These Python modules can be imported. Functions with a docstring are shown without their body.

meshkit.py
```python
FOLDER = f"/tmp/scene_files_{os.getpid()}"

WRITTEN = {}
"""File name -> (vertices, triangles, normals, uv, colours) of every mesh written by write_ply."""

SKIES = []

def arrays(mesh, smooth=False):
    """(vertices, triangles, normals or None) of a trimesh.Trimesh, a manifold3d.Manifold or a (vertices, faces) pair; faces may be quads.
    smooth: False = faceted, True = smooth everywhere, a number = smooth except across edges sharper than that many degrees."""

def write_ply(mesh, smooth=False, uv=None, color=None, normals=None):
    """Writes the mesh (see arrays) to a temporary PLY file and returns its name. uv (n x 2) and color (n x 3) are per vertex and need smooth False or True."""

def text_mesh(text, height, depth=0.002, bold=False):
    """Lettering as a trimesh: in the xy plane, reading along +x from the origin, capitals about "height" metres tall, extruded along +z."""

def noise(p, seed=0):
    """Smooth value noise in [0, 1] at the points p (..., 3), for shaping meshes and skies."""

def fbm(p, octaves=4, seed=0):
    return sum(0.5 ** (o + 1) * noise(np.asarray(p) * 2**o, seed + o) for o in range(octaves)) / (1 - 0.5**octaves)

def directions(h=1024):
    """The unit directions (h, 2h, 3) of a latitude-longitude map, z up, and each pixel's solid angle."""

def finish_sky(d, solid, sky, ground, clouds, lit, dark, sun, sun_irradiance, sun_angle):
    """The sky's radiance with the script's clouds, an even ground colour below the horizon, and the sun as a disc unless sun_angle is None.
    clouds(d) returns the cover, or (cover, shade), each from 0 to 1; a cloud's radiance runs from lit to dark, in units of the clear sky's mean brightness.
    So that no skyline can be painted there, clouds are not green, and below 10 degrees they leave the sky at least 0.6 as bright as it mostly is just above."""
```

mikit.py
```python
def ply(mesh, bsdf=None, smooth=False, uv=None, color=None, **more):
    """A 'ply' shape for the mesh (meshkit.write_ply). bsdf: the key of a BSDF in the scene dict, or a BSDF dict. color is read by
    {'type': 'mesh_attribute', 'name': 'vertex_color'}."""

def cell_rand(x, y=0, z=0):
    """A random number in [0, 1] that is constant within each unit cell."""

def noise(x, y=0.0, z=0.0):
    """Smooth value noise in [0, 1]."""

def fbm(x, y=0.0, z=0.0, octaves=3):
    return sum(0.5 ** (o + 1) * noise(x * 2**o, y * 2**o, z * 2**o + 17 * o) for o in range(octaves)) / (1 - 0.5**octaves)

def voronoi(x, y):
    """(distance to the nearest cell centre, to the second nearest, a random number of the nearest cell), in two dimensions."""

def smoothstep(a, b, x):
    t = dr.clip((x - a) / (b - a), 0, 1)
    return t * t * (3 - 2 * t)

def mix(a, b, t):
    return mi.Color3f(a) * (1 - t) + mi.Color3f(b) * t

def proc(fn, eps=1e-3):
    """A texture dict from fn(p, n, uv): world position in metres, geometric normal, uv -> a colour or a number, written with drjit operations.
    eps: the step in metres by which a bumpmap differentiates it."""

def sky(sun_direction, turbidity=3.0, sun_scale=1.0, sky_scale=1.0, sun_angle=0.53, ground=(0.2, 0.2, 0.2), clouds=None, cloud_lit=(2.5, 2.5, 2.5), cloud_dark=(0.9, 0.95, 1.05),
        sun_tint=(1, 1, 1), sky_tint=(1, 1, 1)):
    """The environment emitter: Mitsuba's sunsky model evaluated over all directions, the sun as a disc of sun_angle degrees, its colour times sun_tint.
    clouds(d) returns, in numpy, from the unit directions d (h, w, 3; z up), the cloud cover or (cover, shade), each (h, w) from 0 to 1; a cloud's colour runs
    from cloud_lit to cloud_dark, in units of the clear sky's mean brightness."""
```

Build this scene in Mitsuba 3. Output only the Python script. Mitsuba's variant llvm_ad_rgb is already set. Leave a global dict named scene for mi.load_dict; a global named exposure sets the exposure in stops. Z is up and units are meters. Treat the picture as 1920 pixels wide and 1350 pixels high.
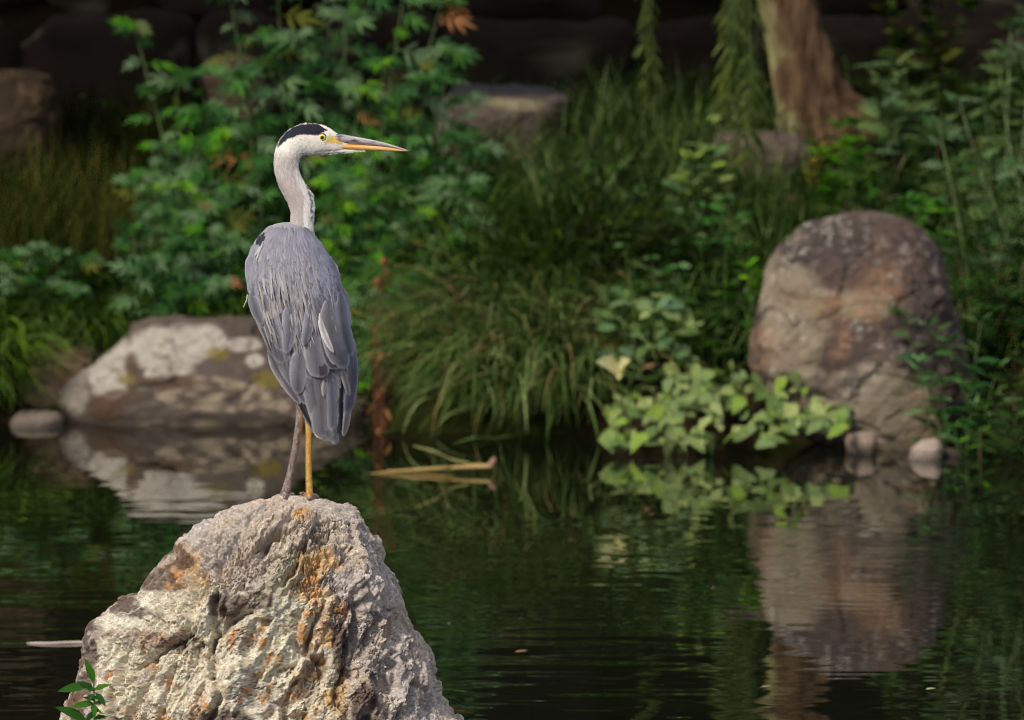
import math, numpy as np, trimesh, drjit as dr, mitsuba as mi, mikit, meshkit
from manifold3d import Manifold
from scipy.spatial import cKDTree
from scipy.ndimage import gaussian_filter

# ------------------------------------------------------------------ camera, light, exposure
T = mi.ScalarTransform4f
scene, labels = {}, {}
H_CAM, FOCAL, PITCH = 2.185, 13729.0, math.atan(1125 / 13729.0)      # eye height in metres; focal length in pixels of a 1920 wide picture
HERON_Y = 15.5
F = np.array([0, math.cos(PITCH), -math.sin(PITCH)]); U = np.array([0, math.sin(PITCH), math.cos(PITCH)])
scene['camera'] = dict(type='thinlens', fov=math.degrees(2 * math.atan(960 / FOCAL)), near_clip=1.0, far_clip=400.0, aperture_radius=0.018,
                       focus_distance=HERON_Y / math.cos(PITCH) - 0.12, to_world=T().look_at(origin=[0, 0, H_CAM], target=[0, F[1], H_CAM + F[2]], up=[0, 0, 1]))
scene['sky'] = mikit.sky([-0.50, -0.62, 0.66], turbidity=4, sun_scale=0.36, sun_angle=10, clouds=lambda d: 1.0, cloud_lit=(.58, .60, .66), cloud_dark=(.3, .32, .35), sun_tint=(.92, 1.0, 1.11))
exposure = 2.97


def at(px, py, Y):
    """The point at distance Y seen at a pixel of the 1920 x 1350 photograph: for measuring where things stand."""
    d = F + np.array([1.0, 0, 0]) * (px - 960) / FOCAL - U * (py - 675) / FOCAL
    return np.array([0, 0, H_CAM]) + d * Y / d[1]


def num(name):
    if name not in scene and name not in labels and not any(k.startswith(name + '__') for k in scene):
        return name
    i = 1
    while '%s_%03d' % (name, i) in scene or '%s_%03d' % (name, i) in labels or any(k.startswith('%s_%03d__' % (name, i)) for k in scene):
        i += 1
    return '%s_%03d' % (name, i)


COUNT = {}


def part(parent, name, shape):
    base = parent + '__' + name
    c = COUNT.get(base, 0)
    COUNT[base] = c + 1
    key = base if c == 0 else '%s_%03d' % (base, c)
    scene[key] = shape
    return key


def thing(name, label, cat, group=None, kind=None):
    key = num(name)
    labels[key] = {'label': label, 'category': cat}
    if group: labels[key]['group'] = group
    if kind: labels[key]['kind'] = kind
    return key


def rgb(*v): return {'type': 'rgb', 'value': list(map(float, v))}


VC = {'type': 'mesh_attribute', 'name': 'vertex_color'}


def two(b): return {'type': 'twosided', 'b': b}


scene['painted'] = two({'type': 'principled', 'base_color': VC, 'roughness': 0.85, 'specular': 0.18})
scene['painted_matt'] = two({'type': 'principled', 'base_color': VC, 'roughness': 0.95, 'specular': 0.04})
scene['painted_soft'] = two({'type': 'principled', 'base_color': VC, 'roughness': 0.75, 'specular': 0.2, 'sheen': 0.3})
scene['painted_gloss'] = two({'type': 'principled', 'base_color': VC, 'roughness': 0.35, 'specular': 0.5})
scene['eye_gloss'] = two({'type': 'principled', 'base_color': VC, 'roughness': 0.12, 'specular': 0.6, 'clearcoat': 1.0})
scene['foliage'] = {'type': 'principledthin', 'base_color': VC, 'roughness': 0.6, 'diff_trans': 0.45, 'eta': 1.22}


def leaf_bsdf(key, c, rough=0.42, tr=0.55):
    scene[key] = {'type': 'principledthin', 'base_color': rgb(*c), 'roughness': rough, 'diff_trans': tr, 'eta': 1.3}
    return key


def tints(prefix, cols, rough=0.42, tr=0.55):
    return [leaf_bsdf('%s_%d' % (prefix, i), c, rough, tr) for i, c in enumerate(cols)]


MUG = tints('mugwort_green', [(.032, .110, .022), (.064, .190, .042), (.120, .225, .095), (.014, .046, .012), (.085, .27, .016), (.15, .35, .020), (.140, .235, .125), (.040, .12, .040)], .45, .45)
SAGE = tints('sage_green', [(.27, .35, .125), (.21, .30, .105), (.34, .42, .165), (.12, .195, .065), (.23, .36, .065), (.18, .265, .11)], .5, .45)
CREAM = tints('cream_leaf', [(.62, .60, .30), (.55, .52, .24)])
DARKG = tints('dark_green', [(.018, .042, .010), (.030, .062, .014), (.050, .095, .022), (.075, .125, .04), (.024, .05, .018)])
BRIGHT = tints('bright_green', [(.07, .24, .012), (.10, .30, .015), (.05, .17, .02), (.16, .34, .02)])
OLIVE = tints('olive_green', [(.09, .12, .02), (.06, .10, .02), (.13, .15, .03), (.04, .07, .015)])
WEED = tints('weed_green', [(.035, .12, .02), (.055, .16, .02), (.025, .085, .022)], .35)
RUST = tints('rust_leaf', [(.24, .075, .04), (.11, .03, .02), (.34, .16, .07)])
YELLOW = tints('yellow_petal', [(.55, .40, .02), (.45, .33, .03)])
scene['green_stem'] = two({'type': 'principled', 'base_color': rgb(.07, .12, .035), 'roughness': .6})
scene['pale_stem'] = two({'type': 'principled', 'base_color': rgb(.17, .24, .10), 'roughness': .6})
scene['brown_stem'] = two({'type': 'principled', 'base_color': rgb(.09, .05, .03), 'roughness': .7})
scene['red_stem'] = two({'type': 'principled', 'base_color': rgb(.12, .035, .022), 'roughness': .7})

# ------------------------------------------------------------------ mesh helpers


def smooth01(a, b, x):
    t = np.clip((x - a) / (b - a), 0, 1)
    return t * t * (3 - 2 * t)


def lerp(a, b, t):
    t = np.asarray(t)[..., None]
    return np.asarray(a) * (1 - t) + np.asarray(b) * t


def grid_faces(nr, nc, wrap=False):
    i, j = np.meshgrid(np.arange(nr - 1), np.arange(nc if wrap else nc - 1), indexing='ij')
    a, b = i * nc + j, i * nc + (j + 1) % nc
    c, d = a + nc, b + nc
    return np.vstack([np.stack([a, c, b], -1).reshape(-1, 3), np.stack([b, c, d], -1).reshape(-1, 3)])


def tube(points, radii, sides=7):
    p = np.asarray(points, float)
    t = np.gradient(p, axis=0); t /= np.linalg.norm(t, axis=1, keepdims=True) + 1e-12
    a = np.cross(t, np.where(np.abs(t[:, 1:2]) < .9, [0, 1.0, 0], [1.0, 0, 0])); a /= np.linalg.norm(a, axis=1, keepdims=True)
    b, ang = np.cross(t, a), np.arange(sides) * 2 * np.pi / sides
    v = p[:, None] + np.broadcast_to(radii, (len(p),))[:, None, None] * (np.cos(ang)[None, :, None] * a[:, None] + np.sin(ang)[None, :, None] * b[:, None])
    v = np.vstack([v.reshape(-1, 3), p[0], p[-1]]); n = len(p) * sides
    j = np.arange(sides)
    caps = np.vstack([np.stack([j * 0 + n, j, (j + 1) % sides], 1), np.stack([j * 0 + n + 1, n - sides + (j + 1) % sides, n - sides + j], 1)])
    return trimesh.Trimesh(v, np.vstack([grid_faces(len(p), sides, True)[:, ::-1], caps]), process=False)


def curve(pts, n=12):
    """Catmull-Rom through pts."""
    p = np.asarray(pts, float)
    p = np.vstack([2 * p[0] - p[1], p, 2 * p[-1] - p[-2]])
    s = np.linspace(0, len(p) - 3 - 1e-9, n); i = s.astype(int); t = (s - i)[:, None]
    a, b, c, d = p[i], p[i + 1], p[i + 2], p[i + 3]
    return .5 * (2 * b + (c - a) * t + (2 * a - 5 * b + 4 * c - d) * t**2 + (3 * b - a - 3 * c + d) * t**3)


def joined(ms): return trimesh.util.concatenate(ms)


def rot(axis, deg): return trimesh.transformations.rotation_matrix(math.radians(deg), axis)[:3, :3]


def cells(p, size, R=None, seed=0, jitter=.9):
    """Worley cells in a rotated, stretched space: (d1, d2, id, q - centre)."""
    q = p if R is None else p @ R.T
    q = q / np.asarray(size)
    lo, hi = np.floor(q.min(0)) - 1, np.ceil(q.max(0)) + 1
    g = np.stack(np.meshgrid(*[np.arange(a, b) for a, b in zip(lo, hi)], indexing='ij'), -1).reshape(-1, 3)
    c = g + np.random.default_rng(seed).uniform(-.5, .5, g.shape) * jitter
    d, i = cKDTree(c).query(q, k=2, workers=4)
    return d[:, 0], d[:, 1], i[:, 0], q - c[i[:, 0]]


def facets(p, size, R, seed, tilt=.5, step=.4):
    """Broken facets: every cell a tilted plane at a height of its own; also how far each point is from a crack."""
    d1, d2, i, q = cells(p, size, R, seed)
    r = np.random.default_rng(seed + 99)
    n = r.normal(size=(i.max() + 1, 3)); n /= np.linalg.norm(n, axis=1, keepdims=True)
    h = r.uniform(-1, 1, i.max() + 1)
    return (q * n[i]).sum(1) * tilt + h[i] * step, d2 - d1, r.uniform(0, 1, i.max() + 1)[i]


def loft(levels, Y, nz, nt, power=2.3, top_close=True, front=1.0, pad=1.0):
    """A closed body from side-view widths at its own distance: levels of (height as a photograph row, left, right, half depth in m). Returns vertices, faces, rows."""
    L = np.array(levels, float)
    rows = np.interp(np.linspace(0, 1, nz), np.linspace(0, 1, len(L)), L[:, 0])
    k = np.cumsum(np.r_[0, np.hypot(np.diff(L[:, 0]), np.maximum(abs(np.diff(L[:, 1])), abs(np.diff(L[:, 2]))) * .6)])
    rows = np.interp(np.linspace(0, k[-1], nz), k, L[:, 0])
    s = Y / FOCAL
    l, r, dpt = (np.interp(rows, L[:, 0], L[:, c]) for c in (1, 2, 3))
    c, w = (l + r) / 2, (r - l) / 2 * pad
    z = np.array([at(960, v, Y)[2] for v in rows])
    th = np.arange(nt) * 2 * np.pi / nt
    ct, st = np.cos(th), np.sin(th)
    ex, ey = np.sign(ct) * np.abs(ct) ** (2 / power), np.sign(st) * np.abs(st) ** (2 / power)
    x = (c[:, None] - 960) * s + w[:, None] * s * ex
    y = Y + dpt[:, None] * ey * np.where(ey < 0, front, 1.0)
    v = np.stack([x, y, np.broadcast_to(z[:, None], x.shape)], -1).reshape(-1, 3)
    f = grid_faces(nz, nt, True)
    n = len(v)
    v = np.vstack([v, [v[:nt].mean(0)], [v[-nt:].mean(0)]])
    j = np.arange(nt)
    f = np.vstack([f, np.stack([j * 0 + n, j, (j + 1) % nt], 1), np.stack([j * 0 + n + 1, n - nt + (j + 1) % nt, n - nt + j], 1)])
    return v, f


def normals(v, f):
    n = np.zeros_like(v); fn = np.cross(v[f[:, 1]] - v[f[:, 0]], v[f[:, 2]] - v[f[:, 0]])
    for k in range(3): np.add.at(n, f[:, k], fn)
    return n / (np.linalg.norm(n, axis=1, keepdims=True) + 1e-20)


def outward(v, f):
    n = normals(v, f)
    return f if ((v - v.mean(0)) * n).sum() > 0 else f[:, ::-1]


def spots(x, z, blobs, p, wob=.5, scale=12.0, seed=5):
    """A mask of soft ragged patches, blobs of (x, z, rx, rz) in metres on the thing's own face."""
    m = np.zeros(len(x)); e = (meshkit.fbm(p * scale, 4, seed) - .5) * 2 * wob
    for bx, bz, rx, rz in blobs:
        m = np.maximum(m, smooth01(1.15, .85, np.hypot((x - bx) / rx, (z - bz) / rz) + e))
    return m


# ------------------------------------------------------------------ the setting: ground, water
SX = np.array([-60, -8, -.37, -.27, .25, .35, 1.0, 1.1, 1.5, 1.7, 2.4, 8, 60]); SY = np.array([23.5, 24.0, 24.15, 23.75, 23.7, 23.4, 23.4, 23.5, 23.4, 22.9, 22.3, 21.5, 20.5])


def shore(x): return np.interp(x, SX, SY)


def ground_z(x, y):
    x, y = np.asarray(x, float), np.asarray(y, float)
    d = y - shore(x)
    z = np.interp(d, [-2.5, -.6, -.05, .12, .6, 3.1, 3.6, 8], [-1.0, -.6, -.05, .10, .24, .84, .88, .90]) + np.interp(y, [27.35, 28.05, 40, 80, 300], [0, 1.0, 2.4, 8, 20])
    near = np.interp(y, [-300, 1, 3.5, 6, 30], [1.2, .5, .35, -1.0, -1.0])
    side = np.interp(abs(x), [0, 22, 26, 90, 300], [-1, -1, .4, 2.5, 8])
    z = np.maximum(z, np.maximum(near, side))
    return z + (meshkit.fbm(np.stack([x * 1.6, y * 1.6, 0 * x], -1), 4, 3) - .5) * .10


gx = np.r_[np.linspace(-300, -12, 24), np.linspace(-11, -3.2, 28), np.linspace(-3, 3, 130), np.linspace(3.2, 11, 28), np.linspace(12, 300, 24)]
gy = np.r_[np.linspace(-300, -6, 16), np.linspace(-5, 21, 60), np.linspace(21.2, 29, 150), np.linspace(29.5, 60, 40), np.linspace(64, 300, 16)]
X, Yg = np.meshgrid(gx, gy)
Z = ground_z(X, Yg)
gv = np.stack([X, Yg, Z], -1).reshape(-1, 3)
n1 = meshkit.fbm(gv * 2.3, 4, 1); n2 = meshkit.fbm(gv * 11, 3, 2)
gc = lerp([.014, .010, .006], [.032, .024, .013], n1) * (.6 + .8 * n2)[:, None]
gc = np.where((n1 > .56)[:, None], gc * [.7, 1.2, .5], gc)
scene['ground'] = mikit.ply(trimesh.Trimesh(gv, grid_faces(len(gy), len(gx))[:, ::-1], process=False), 'painted_matt', smooth=True, color=gc)
labels['ground'] = {'label': 'dark soil of the pond bank sloping up from the water', 'kind': 'structure'}

wx = np.r_[np.linspace(-24, -2.6, 10), np.linspace(-2.3, 2.3, 200), np.linspace(2.6, 24, 10)]
wy = np.r_[np.linspace(3, 14, 12), np.linspace(14.3, 24.8, 860), [26.0]]
X, Yw = np.meshgrid(wx, wy)
q = np.stack([X, Yw, 0 * X], -1)
near_amp = np.interp(Yw, [14, 16.5, 18, 19.5, 20.6, 21.5, 22.4, 24], [1.0, .95, .9, .80, .66, .44, .18, .05]) * (1 + .9 * smooth01(.2, -.9, X))
patch = .30 + 1.5 * smooth01(.3, .7, meshkit.fbm(q * [1.1, .7, 1], 2, 8))
rip = (meshkit.noise(q * [5.5, 10, 1], 11) - .5) * 1.0 + (meshkit.noise(q * [13, 24, 1], 12) - .5) * .42 + (meshkit.noise(q * [2.1, 4.2, 1], 13) - .5) * 1.3
ring = np.hypot(X - 1.0, (Yw - 19.6)); rip += .28 * np.sin(ring * 62) * np.exp(-((ring - .5) / .45) ** 2)
wz = rip * near_amp * patch * 8.5e-4
fade = smooth01(24, 3, abs(X))
wv = np.stack([X, Yw, wz * fade], -1).reshape(-1, 3)
scene['pond_water_surface'] = {'type': 'plastic', 'diffuse_reflectance': rgb(.006, .008, .004), 'int_ior': 1.36, 'nonlinear': False}
scene['water'] = mikit.ply(trimesh.Trimesh(wv, grid_faces(len(wy), len(wx))[:, ::-1], process=False), 'pond_water_surface', smooth=True)
labels['water'] = {'label': 'dark still pond mirroring the planted bank', 'kind': 'structure'}

# ------------------------------------------------------------------ the rock the heron stands on
RK = [(931, 526, 556, .012), (934, 506, 590, .05), (938, 480, 606, .085), (944, 462, 622, .105), (953, 434, 646, .125), (961, 414, 664, .14), (971, 400, 672, .152), (987, 364, 684, .17), (1006, 344, 701, .19), (1026, 331, 713, .205),
      (1062, 296, 726, .225), (1107, 263, 746, .245), (1125, 248, 752, .25), (1131, 214, 753, .25), (1148, 196, 758, .255), (1166, 166, 766, .26), (1192, 155, 779, .265), (1225, 151, 802, .275), (1265, 141, 814, .285),
      (1314, 121, 823, .30), (1339, 111, 848, .31), (1350, 107, 860, .315), (1420, 82, 892, .34), (1500, 62, 915, .36), (1600, 50, 930, .37), (1680, 60, 920, .36)]
v, f = loft(RK, HERON_Y, 560, 1000, 2.4)
f = outward(v, f)
n = normals(v, f)
k = HERON_Y / FOCAL
zt = at(960, 931, HERON_Y)[2]
tilt = rot([0, 1, 0], -27)                                            # strata lean to the right
warp = v + (np.stack([meshkit.fbm(v * 7, 3, s) for s in (1, 2, 3)], -1) - .5) * .022
a1, e1, r1 = facets(warp, [.040, .07, .19], tilt, 1, .5, .5)
a2, e2, r2 = facets(warp, [.017, .022, .034], tilt @ rot([0, 1, 0], 8), 2, .65, .5)
warp2 = v + (np.stack([meshkit.fbm(v * 30, 2, s) for s in (4, 5, 6)], -1) - .5) * .016
a3, e3, r3 = facets(warp2, [.0080, .009, .0125], tilt @ rot([0, 1, 0], 24), 3, .7, .55)
a4, e4, r4 = facets(v, [.0040, .0040, .0052], tilt @ rot([0, 1, 0], -20), 4, .8, .6)
vt = v @ tilt.T
big = meshkit.fbm(vt * [11, 9, 3.4], 3, 21) - .5                     # ribs along the strata
ridge = .30 - np.abs(meshkit.fbm(vt * [21, 17, 10] + meshkit.fbm(v * 6, 2, 22)[:, None] * 1.5, 4, 23) - .5) * 2.2
fu = v[:, 0] / k + 960 + (meshkit.fbm(v * 22, 3, 27) - .5) * 34        # the face's own right and down, made uneven
fw = (zt - v[:, 2]) / k + 931 + (meshkit.fbm(v * 22, 3, 28) - .5) * 34


def crease(pts, width, depth, step=0.0):
    """A cleft along a line of the face; step lifts what lies to its left."""
    best, sgn = np.full(len(v), 1e9), np.zeros(len(v))
    P_ = [(94 + a / 2.382, 900 + b / 2.382) for a, b in pts]
    for (x0, y0), (x1, y1) in zip(P_, P_[1:]):
        dx, dy = x1 - x0, y1 - y0; L2 = dx * dx + dy * dy
        t = np.clip(((fu - x0) * dx + (fw - y0) * dy) / L2, 0, 1)
        d = np.hypot(fu - x0 - t * dx, fw - y0 - t * dy)
        c = dx * (fw - y0) - dy * (fu - x0)
        sgn = np.where(d < best, np.sign(c), sgn); best = np.minimum(best, d)
    m = np.exp(-(best / width) ** 2)
    return -depth * m + step * np.exp(-(best / (width * 4)) ** 2) * sgn * (1 - m), m


clefts, cleft_m = 0, 0
for pts, wd, dp, st in [([(745, 470), (735, 640), (748, 760), (762, 900), (730, 1010)], 4, .024, .008), ([(1145, 240), (1100, 340), (1055, 425)], 4, .022, -.006), ([(1235, 470), (1195, 600), (1160, 715), (1215, 722)], 4, .026, -.010), ([(1190, 740), (1100, 850), (1050, 930), (1060, 1072)], 4, .018, .009),
                        ([(620, 620), (540, 680), (440, 745)], 6, .030, .008), ([(905, 330), (860, 430)], 4, .016, -.005), ([(1395, 520), (1345, 690)], 7, .018, .006), ([(1495, 550), (1400, 730)], 6, .014, -.006), ([(1250, 760), (1170, 900), (1150, 1072)], 5, .016, -.008),
                        ([(640, 400), (625, 540)], 5, .016, .006), ([(900, 520), (840, 580), (770, 620)], 7, .026, .006), ([(1340, 700), (1290, 900), (1310, 1072)], 6, .012, .006), ([(300, 900), (310, 1072)], 5, .012, .006), ([(1180, 215), (1290, 260), (1330, 330)], 5, .016, .006), ([(930, 260), (1010, 215), (1100, 205)], 4, .012, -.006)]:
    a_, m_ = crease(pts, wd * 1.25, dp * .8, st); clefts = clefts + a_ * (v[:, 1] < HERON_Y); cleft_m = np.maximum(cleft_m, m_)
gully = cleft_m
chipped = np.clip(e1 / .16, 0, 1)
top = smooth01(.0, .05, zt - v[:, 2])
disp = .056 * big + .014 * ridge + .028 * a1 - .004 * (1 - chipped) + clefts * 1.4 + .0145 * a2
disp[:560 * 1000] = gaussian_filter(disp[:560 * 1000].reshape(560, 1000), .8, mode=('nearest', 'wrap')).ravel()   # no torn edges between facets
fine = .0048 * a3 - .0020 * np.clip(1 - e3 / .2, 0, 1) + .0020 * a4 + .004 * (meshkit.fbm(v * 60, 3, 31) - .5) - .003 * np.clip(1 - e2 / .08, 0, 1)
disp = disp + fine * (.55 + .9 * smooth01(.35, .65, meshkit.fbm(v * 12, 2, 33)))
disp = (disp - .006) * (.40 + .60 * top) * (.42 + .58 * smooth01(.15, .75, np.abs(n[:, 1])))
nrm = n.copy()
rv = v + nrm * disp[:, None]
rx, rz = (rv[:, 0] / k + 960), (zt - rv[:, 2]) / k + 931               # the rock's own face, in the units of its outline
w1, w2, w3, w4 = (meshkit.fbm(rv * s, 4, q) for s, q in ((9, 41), (26, 42), (70, 43), (200, 44)))
stt = meshkit.fbm((rv @ tilt.T) * [48, 30, 7], 4, 45)                 # mineral streaks along the strata
col = lerp([.21, .178, .172], [.56, .52, .505], np.clip(r2 * .5 + w3 * .9 - .2, 0, 1))
tan = smooth01(.40, .62, w1 * .6 + stt * .5 - .04)
col = lerp(col, np.array([.46, .375, .285]) * (.75 + .5 * w3)[:, None], tan * .55)
S = lambda blobs, wob=.55, sc=14, seed=5: spots(rx, rz, blobs, rv, wob, sc, seed)
lich = S([(420, 1190, 210, 120), (220, 1250, 85, 95), (500, 1260, 120, 110), (300, 1180, 90, 70)], .75, 13, 7) * smooth01(.42, .55, w2 * .7 + w3 * .35 + .02)
orange = S([(345, 1110, 34, 60), (330, 1290, 150, 80), (590, 1165, 24, 110), (560, 1290, 60, 90), (470, 1190, 45, 50), (390, 1330, 120, 60), (300, 1200, 40, 30), (565, 950, 14, 6), (640, 1130, 14, 30), (420, 1250, 30, 110), (515, 1290, 24, 90), (360, 1310, 110, 50), (345, 1105, 20, 70), (590, 1270, 20, 90), (465, 1160, 40, 50)], .8, 16, 8) * smooth01(.43, .54, stt * .75 + w3 * .25)
dark = S([(300, 1080, 60, 22), (330, 1040, 40, 22), (235, 1135, 60, 12), (160, 1190, 26, 60), (430, 1110, 40, 26), (330, 1185, 60, 16), (640, 1190, 12, 60), (150, 1290, 30, 80), (480, 1105, 40, 20), (690, 1300, 26, 40), (420, 1320, 70, 22)], .7, 15, 9) * smooth01(.36, .55, w2 * .6 + w3 * .45)
green = S([(525, 1140, 70, 70), (560, 1050, 60, 40), (500, 1240, 60, 50)], .7, 12, 10) * .35
col = lerp(col, [.36, .36, .20], green)
halo = S([(345, 1110, 60, 90), (330, 1290, 190, 110), (590, 1165, 50, 140), (560, 1290, 90, 110), (470, 1190, 80, 80), (390, 1330, 160, 90), (570, 952, 16, 8)], .8, 10, 18)
col = lerp(col, np.array([.52, .34, .15]) * (.7 + .6 * w3)[:, None], halo * smooth01(.34, .55, w2) * .85)
col = lerp(col, np.array([.46, .20, .055]) * (.5 + 1.0 * w4)[:, None], np.clip(orange, 0, 1) * .8)
col = lerp(col, np.array([.60, .59, .50]) * (.8 + .4 * w4)[:, None], lich * .85)
col = lerp(col, np.array([.085, .055, .048]) * (.6 + .9 * w4)[:, None], dark * .88)
pep = smooth01(.54, .68, meshkit.fbm(rv * 290, 2, 50)) * smooth01(.3, .55, w3); sal = smooth01(.55, .70, meshkit.fbm(rv * 240, 2, 51))
col = lerp(col, col * .36, pep * .92); col = lerp(col, np.clip(col * 1.45 + .06, 0, .82), sal * .85 * (1 - dark * .6))
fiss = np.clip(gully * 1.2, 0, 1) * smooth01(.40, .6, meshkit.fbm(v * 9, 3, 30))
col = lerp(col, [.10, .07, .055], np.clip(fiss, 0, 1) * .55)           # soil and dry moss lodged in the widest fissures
wet = smooth01(.07, .0, rv[:, 2]); col = col * (1 - .6 * wet)[:, None]
scene['rock'] = mikit.ply(trimesh.Trimesh(rv, f, process=False), 'painted', smooth=True, color=np.clip(col, .01, .8))
labels['rock'] = {'label': 'craggy pale rock with orange stains standing in the water under the heron', 'category': 'rock'}
rock_top = cKDTree(rv[:, :2][rv[:, 2] > zt - .12]); rock_top_z = rv[:, 2][rv[:, 2] > zt - .12]


def rock_z(x, y):
    d, i = rock_top.query([x, y], k=12)
    return float(rock_top_z[i].max())


# ------------------------------------------------------------------ the heron
HK = HERON_Y / FOCAL                                                  # metres per unit of the heron's drawing
Z0 = at(578, 938, HERON_Y)[2]


def hp(u, w, dy=0.0):
    """The heron's own upright frame: u to its right, w downward, dy away from the camera side."""
    return np.stack(np.broadcast_arrays((np.asarray(u, float) - 960) * HK, HERON_Y + np.asarray(dy, float), Z0 - (np.asarray(w, float) - 938) * HK), -1)


TL = np.array([(413, 535, 560, 10), (416, 515, 572, 24), (420, 506, 580, 32), (435, 491, 588, 46), (451, 473, 603, 56), (480, 464, 619, 70), (520, 461, 636, 80), (560, 465, 648, 85), (602, 474, 657, 84), (650, 496, 661, 76),
               (700, 524, 660, 62), (742, 550, 657, 45), (775, 568, 654, 30), (805, 587, 646, 18), (828, 608, 641, 8), (845, 615, 640, 5)], float)


def skin(u, w):
    """How far in front of the heron's middle plane its back lies."""
    l, r, b = (np.interp(w, TL[:, 0], TL[:, c]) for c in (1, 2, 3))
    xn = np.clip((u - (l + r) / 2) / ((r - l) / 2 + 1), -1, 1)
    return -(b / 1000) * np.sqrt(np.maximum(1 - np.abs(xn) ** 2.2, 0))


ws = np.r_[np.linspace(413.5, 440, 16), np.linspace(446, 792, 70)]
tl, tr, tb = (np.interp(ws, TL[:, 0], TL[:, c]) for c in (1, 2, 3))
th = np.arange(72) * 2 * np.pi / 72
inset = np.interp(ws, [413, 440, 600, 800], [.5, 2, 5, 9])
ring = hp((tl + tr)[:, None] / 2 + ((tr - tl) / 2 - inset)[:, None] * np.cos(th), ws[:, None] + 0 * th, (tb[:, None] / 1000 - .003) * np.sign(np.sin(th)) * np.abs(np.sin(th)) ** .91)
tv = ring.reshape(-1, 3); m0 = len(tv)
tv = np.vstack([tv, ring[0].mean(0), ring[-1].mean(0)])
j = np.arange(72)
tf = np.vstack([grid_faces(len(ws), 72, True), np.stack([j * 0 + m0, j, (j + 1) % 72], 1), np.stack([j * 0 + m0 + 1, m0 - 72 + (j + 1) % 72, m0 - 72 + j], 1)])
tf = outward(tv, tf)


def to_manifold(v, f):
    import manifold3d
    return Manifold(manifold3d.Mesh(vert_properties=np.asarray(v, np.float32), tri_verts=np.asarray(f, np.uint32)))


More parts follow.
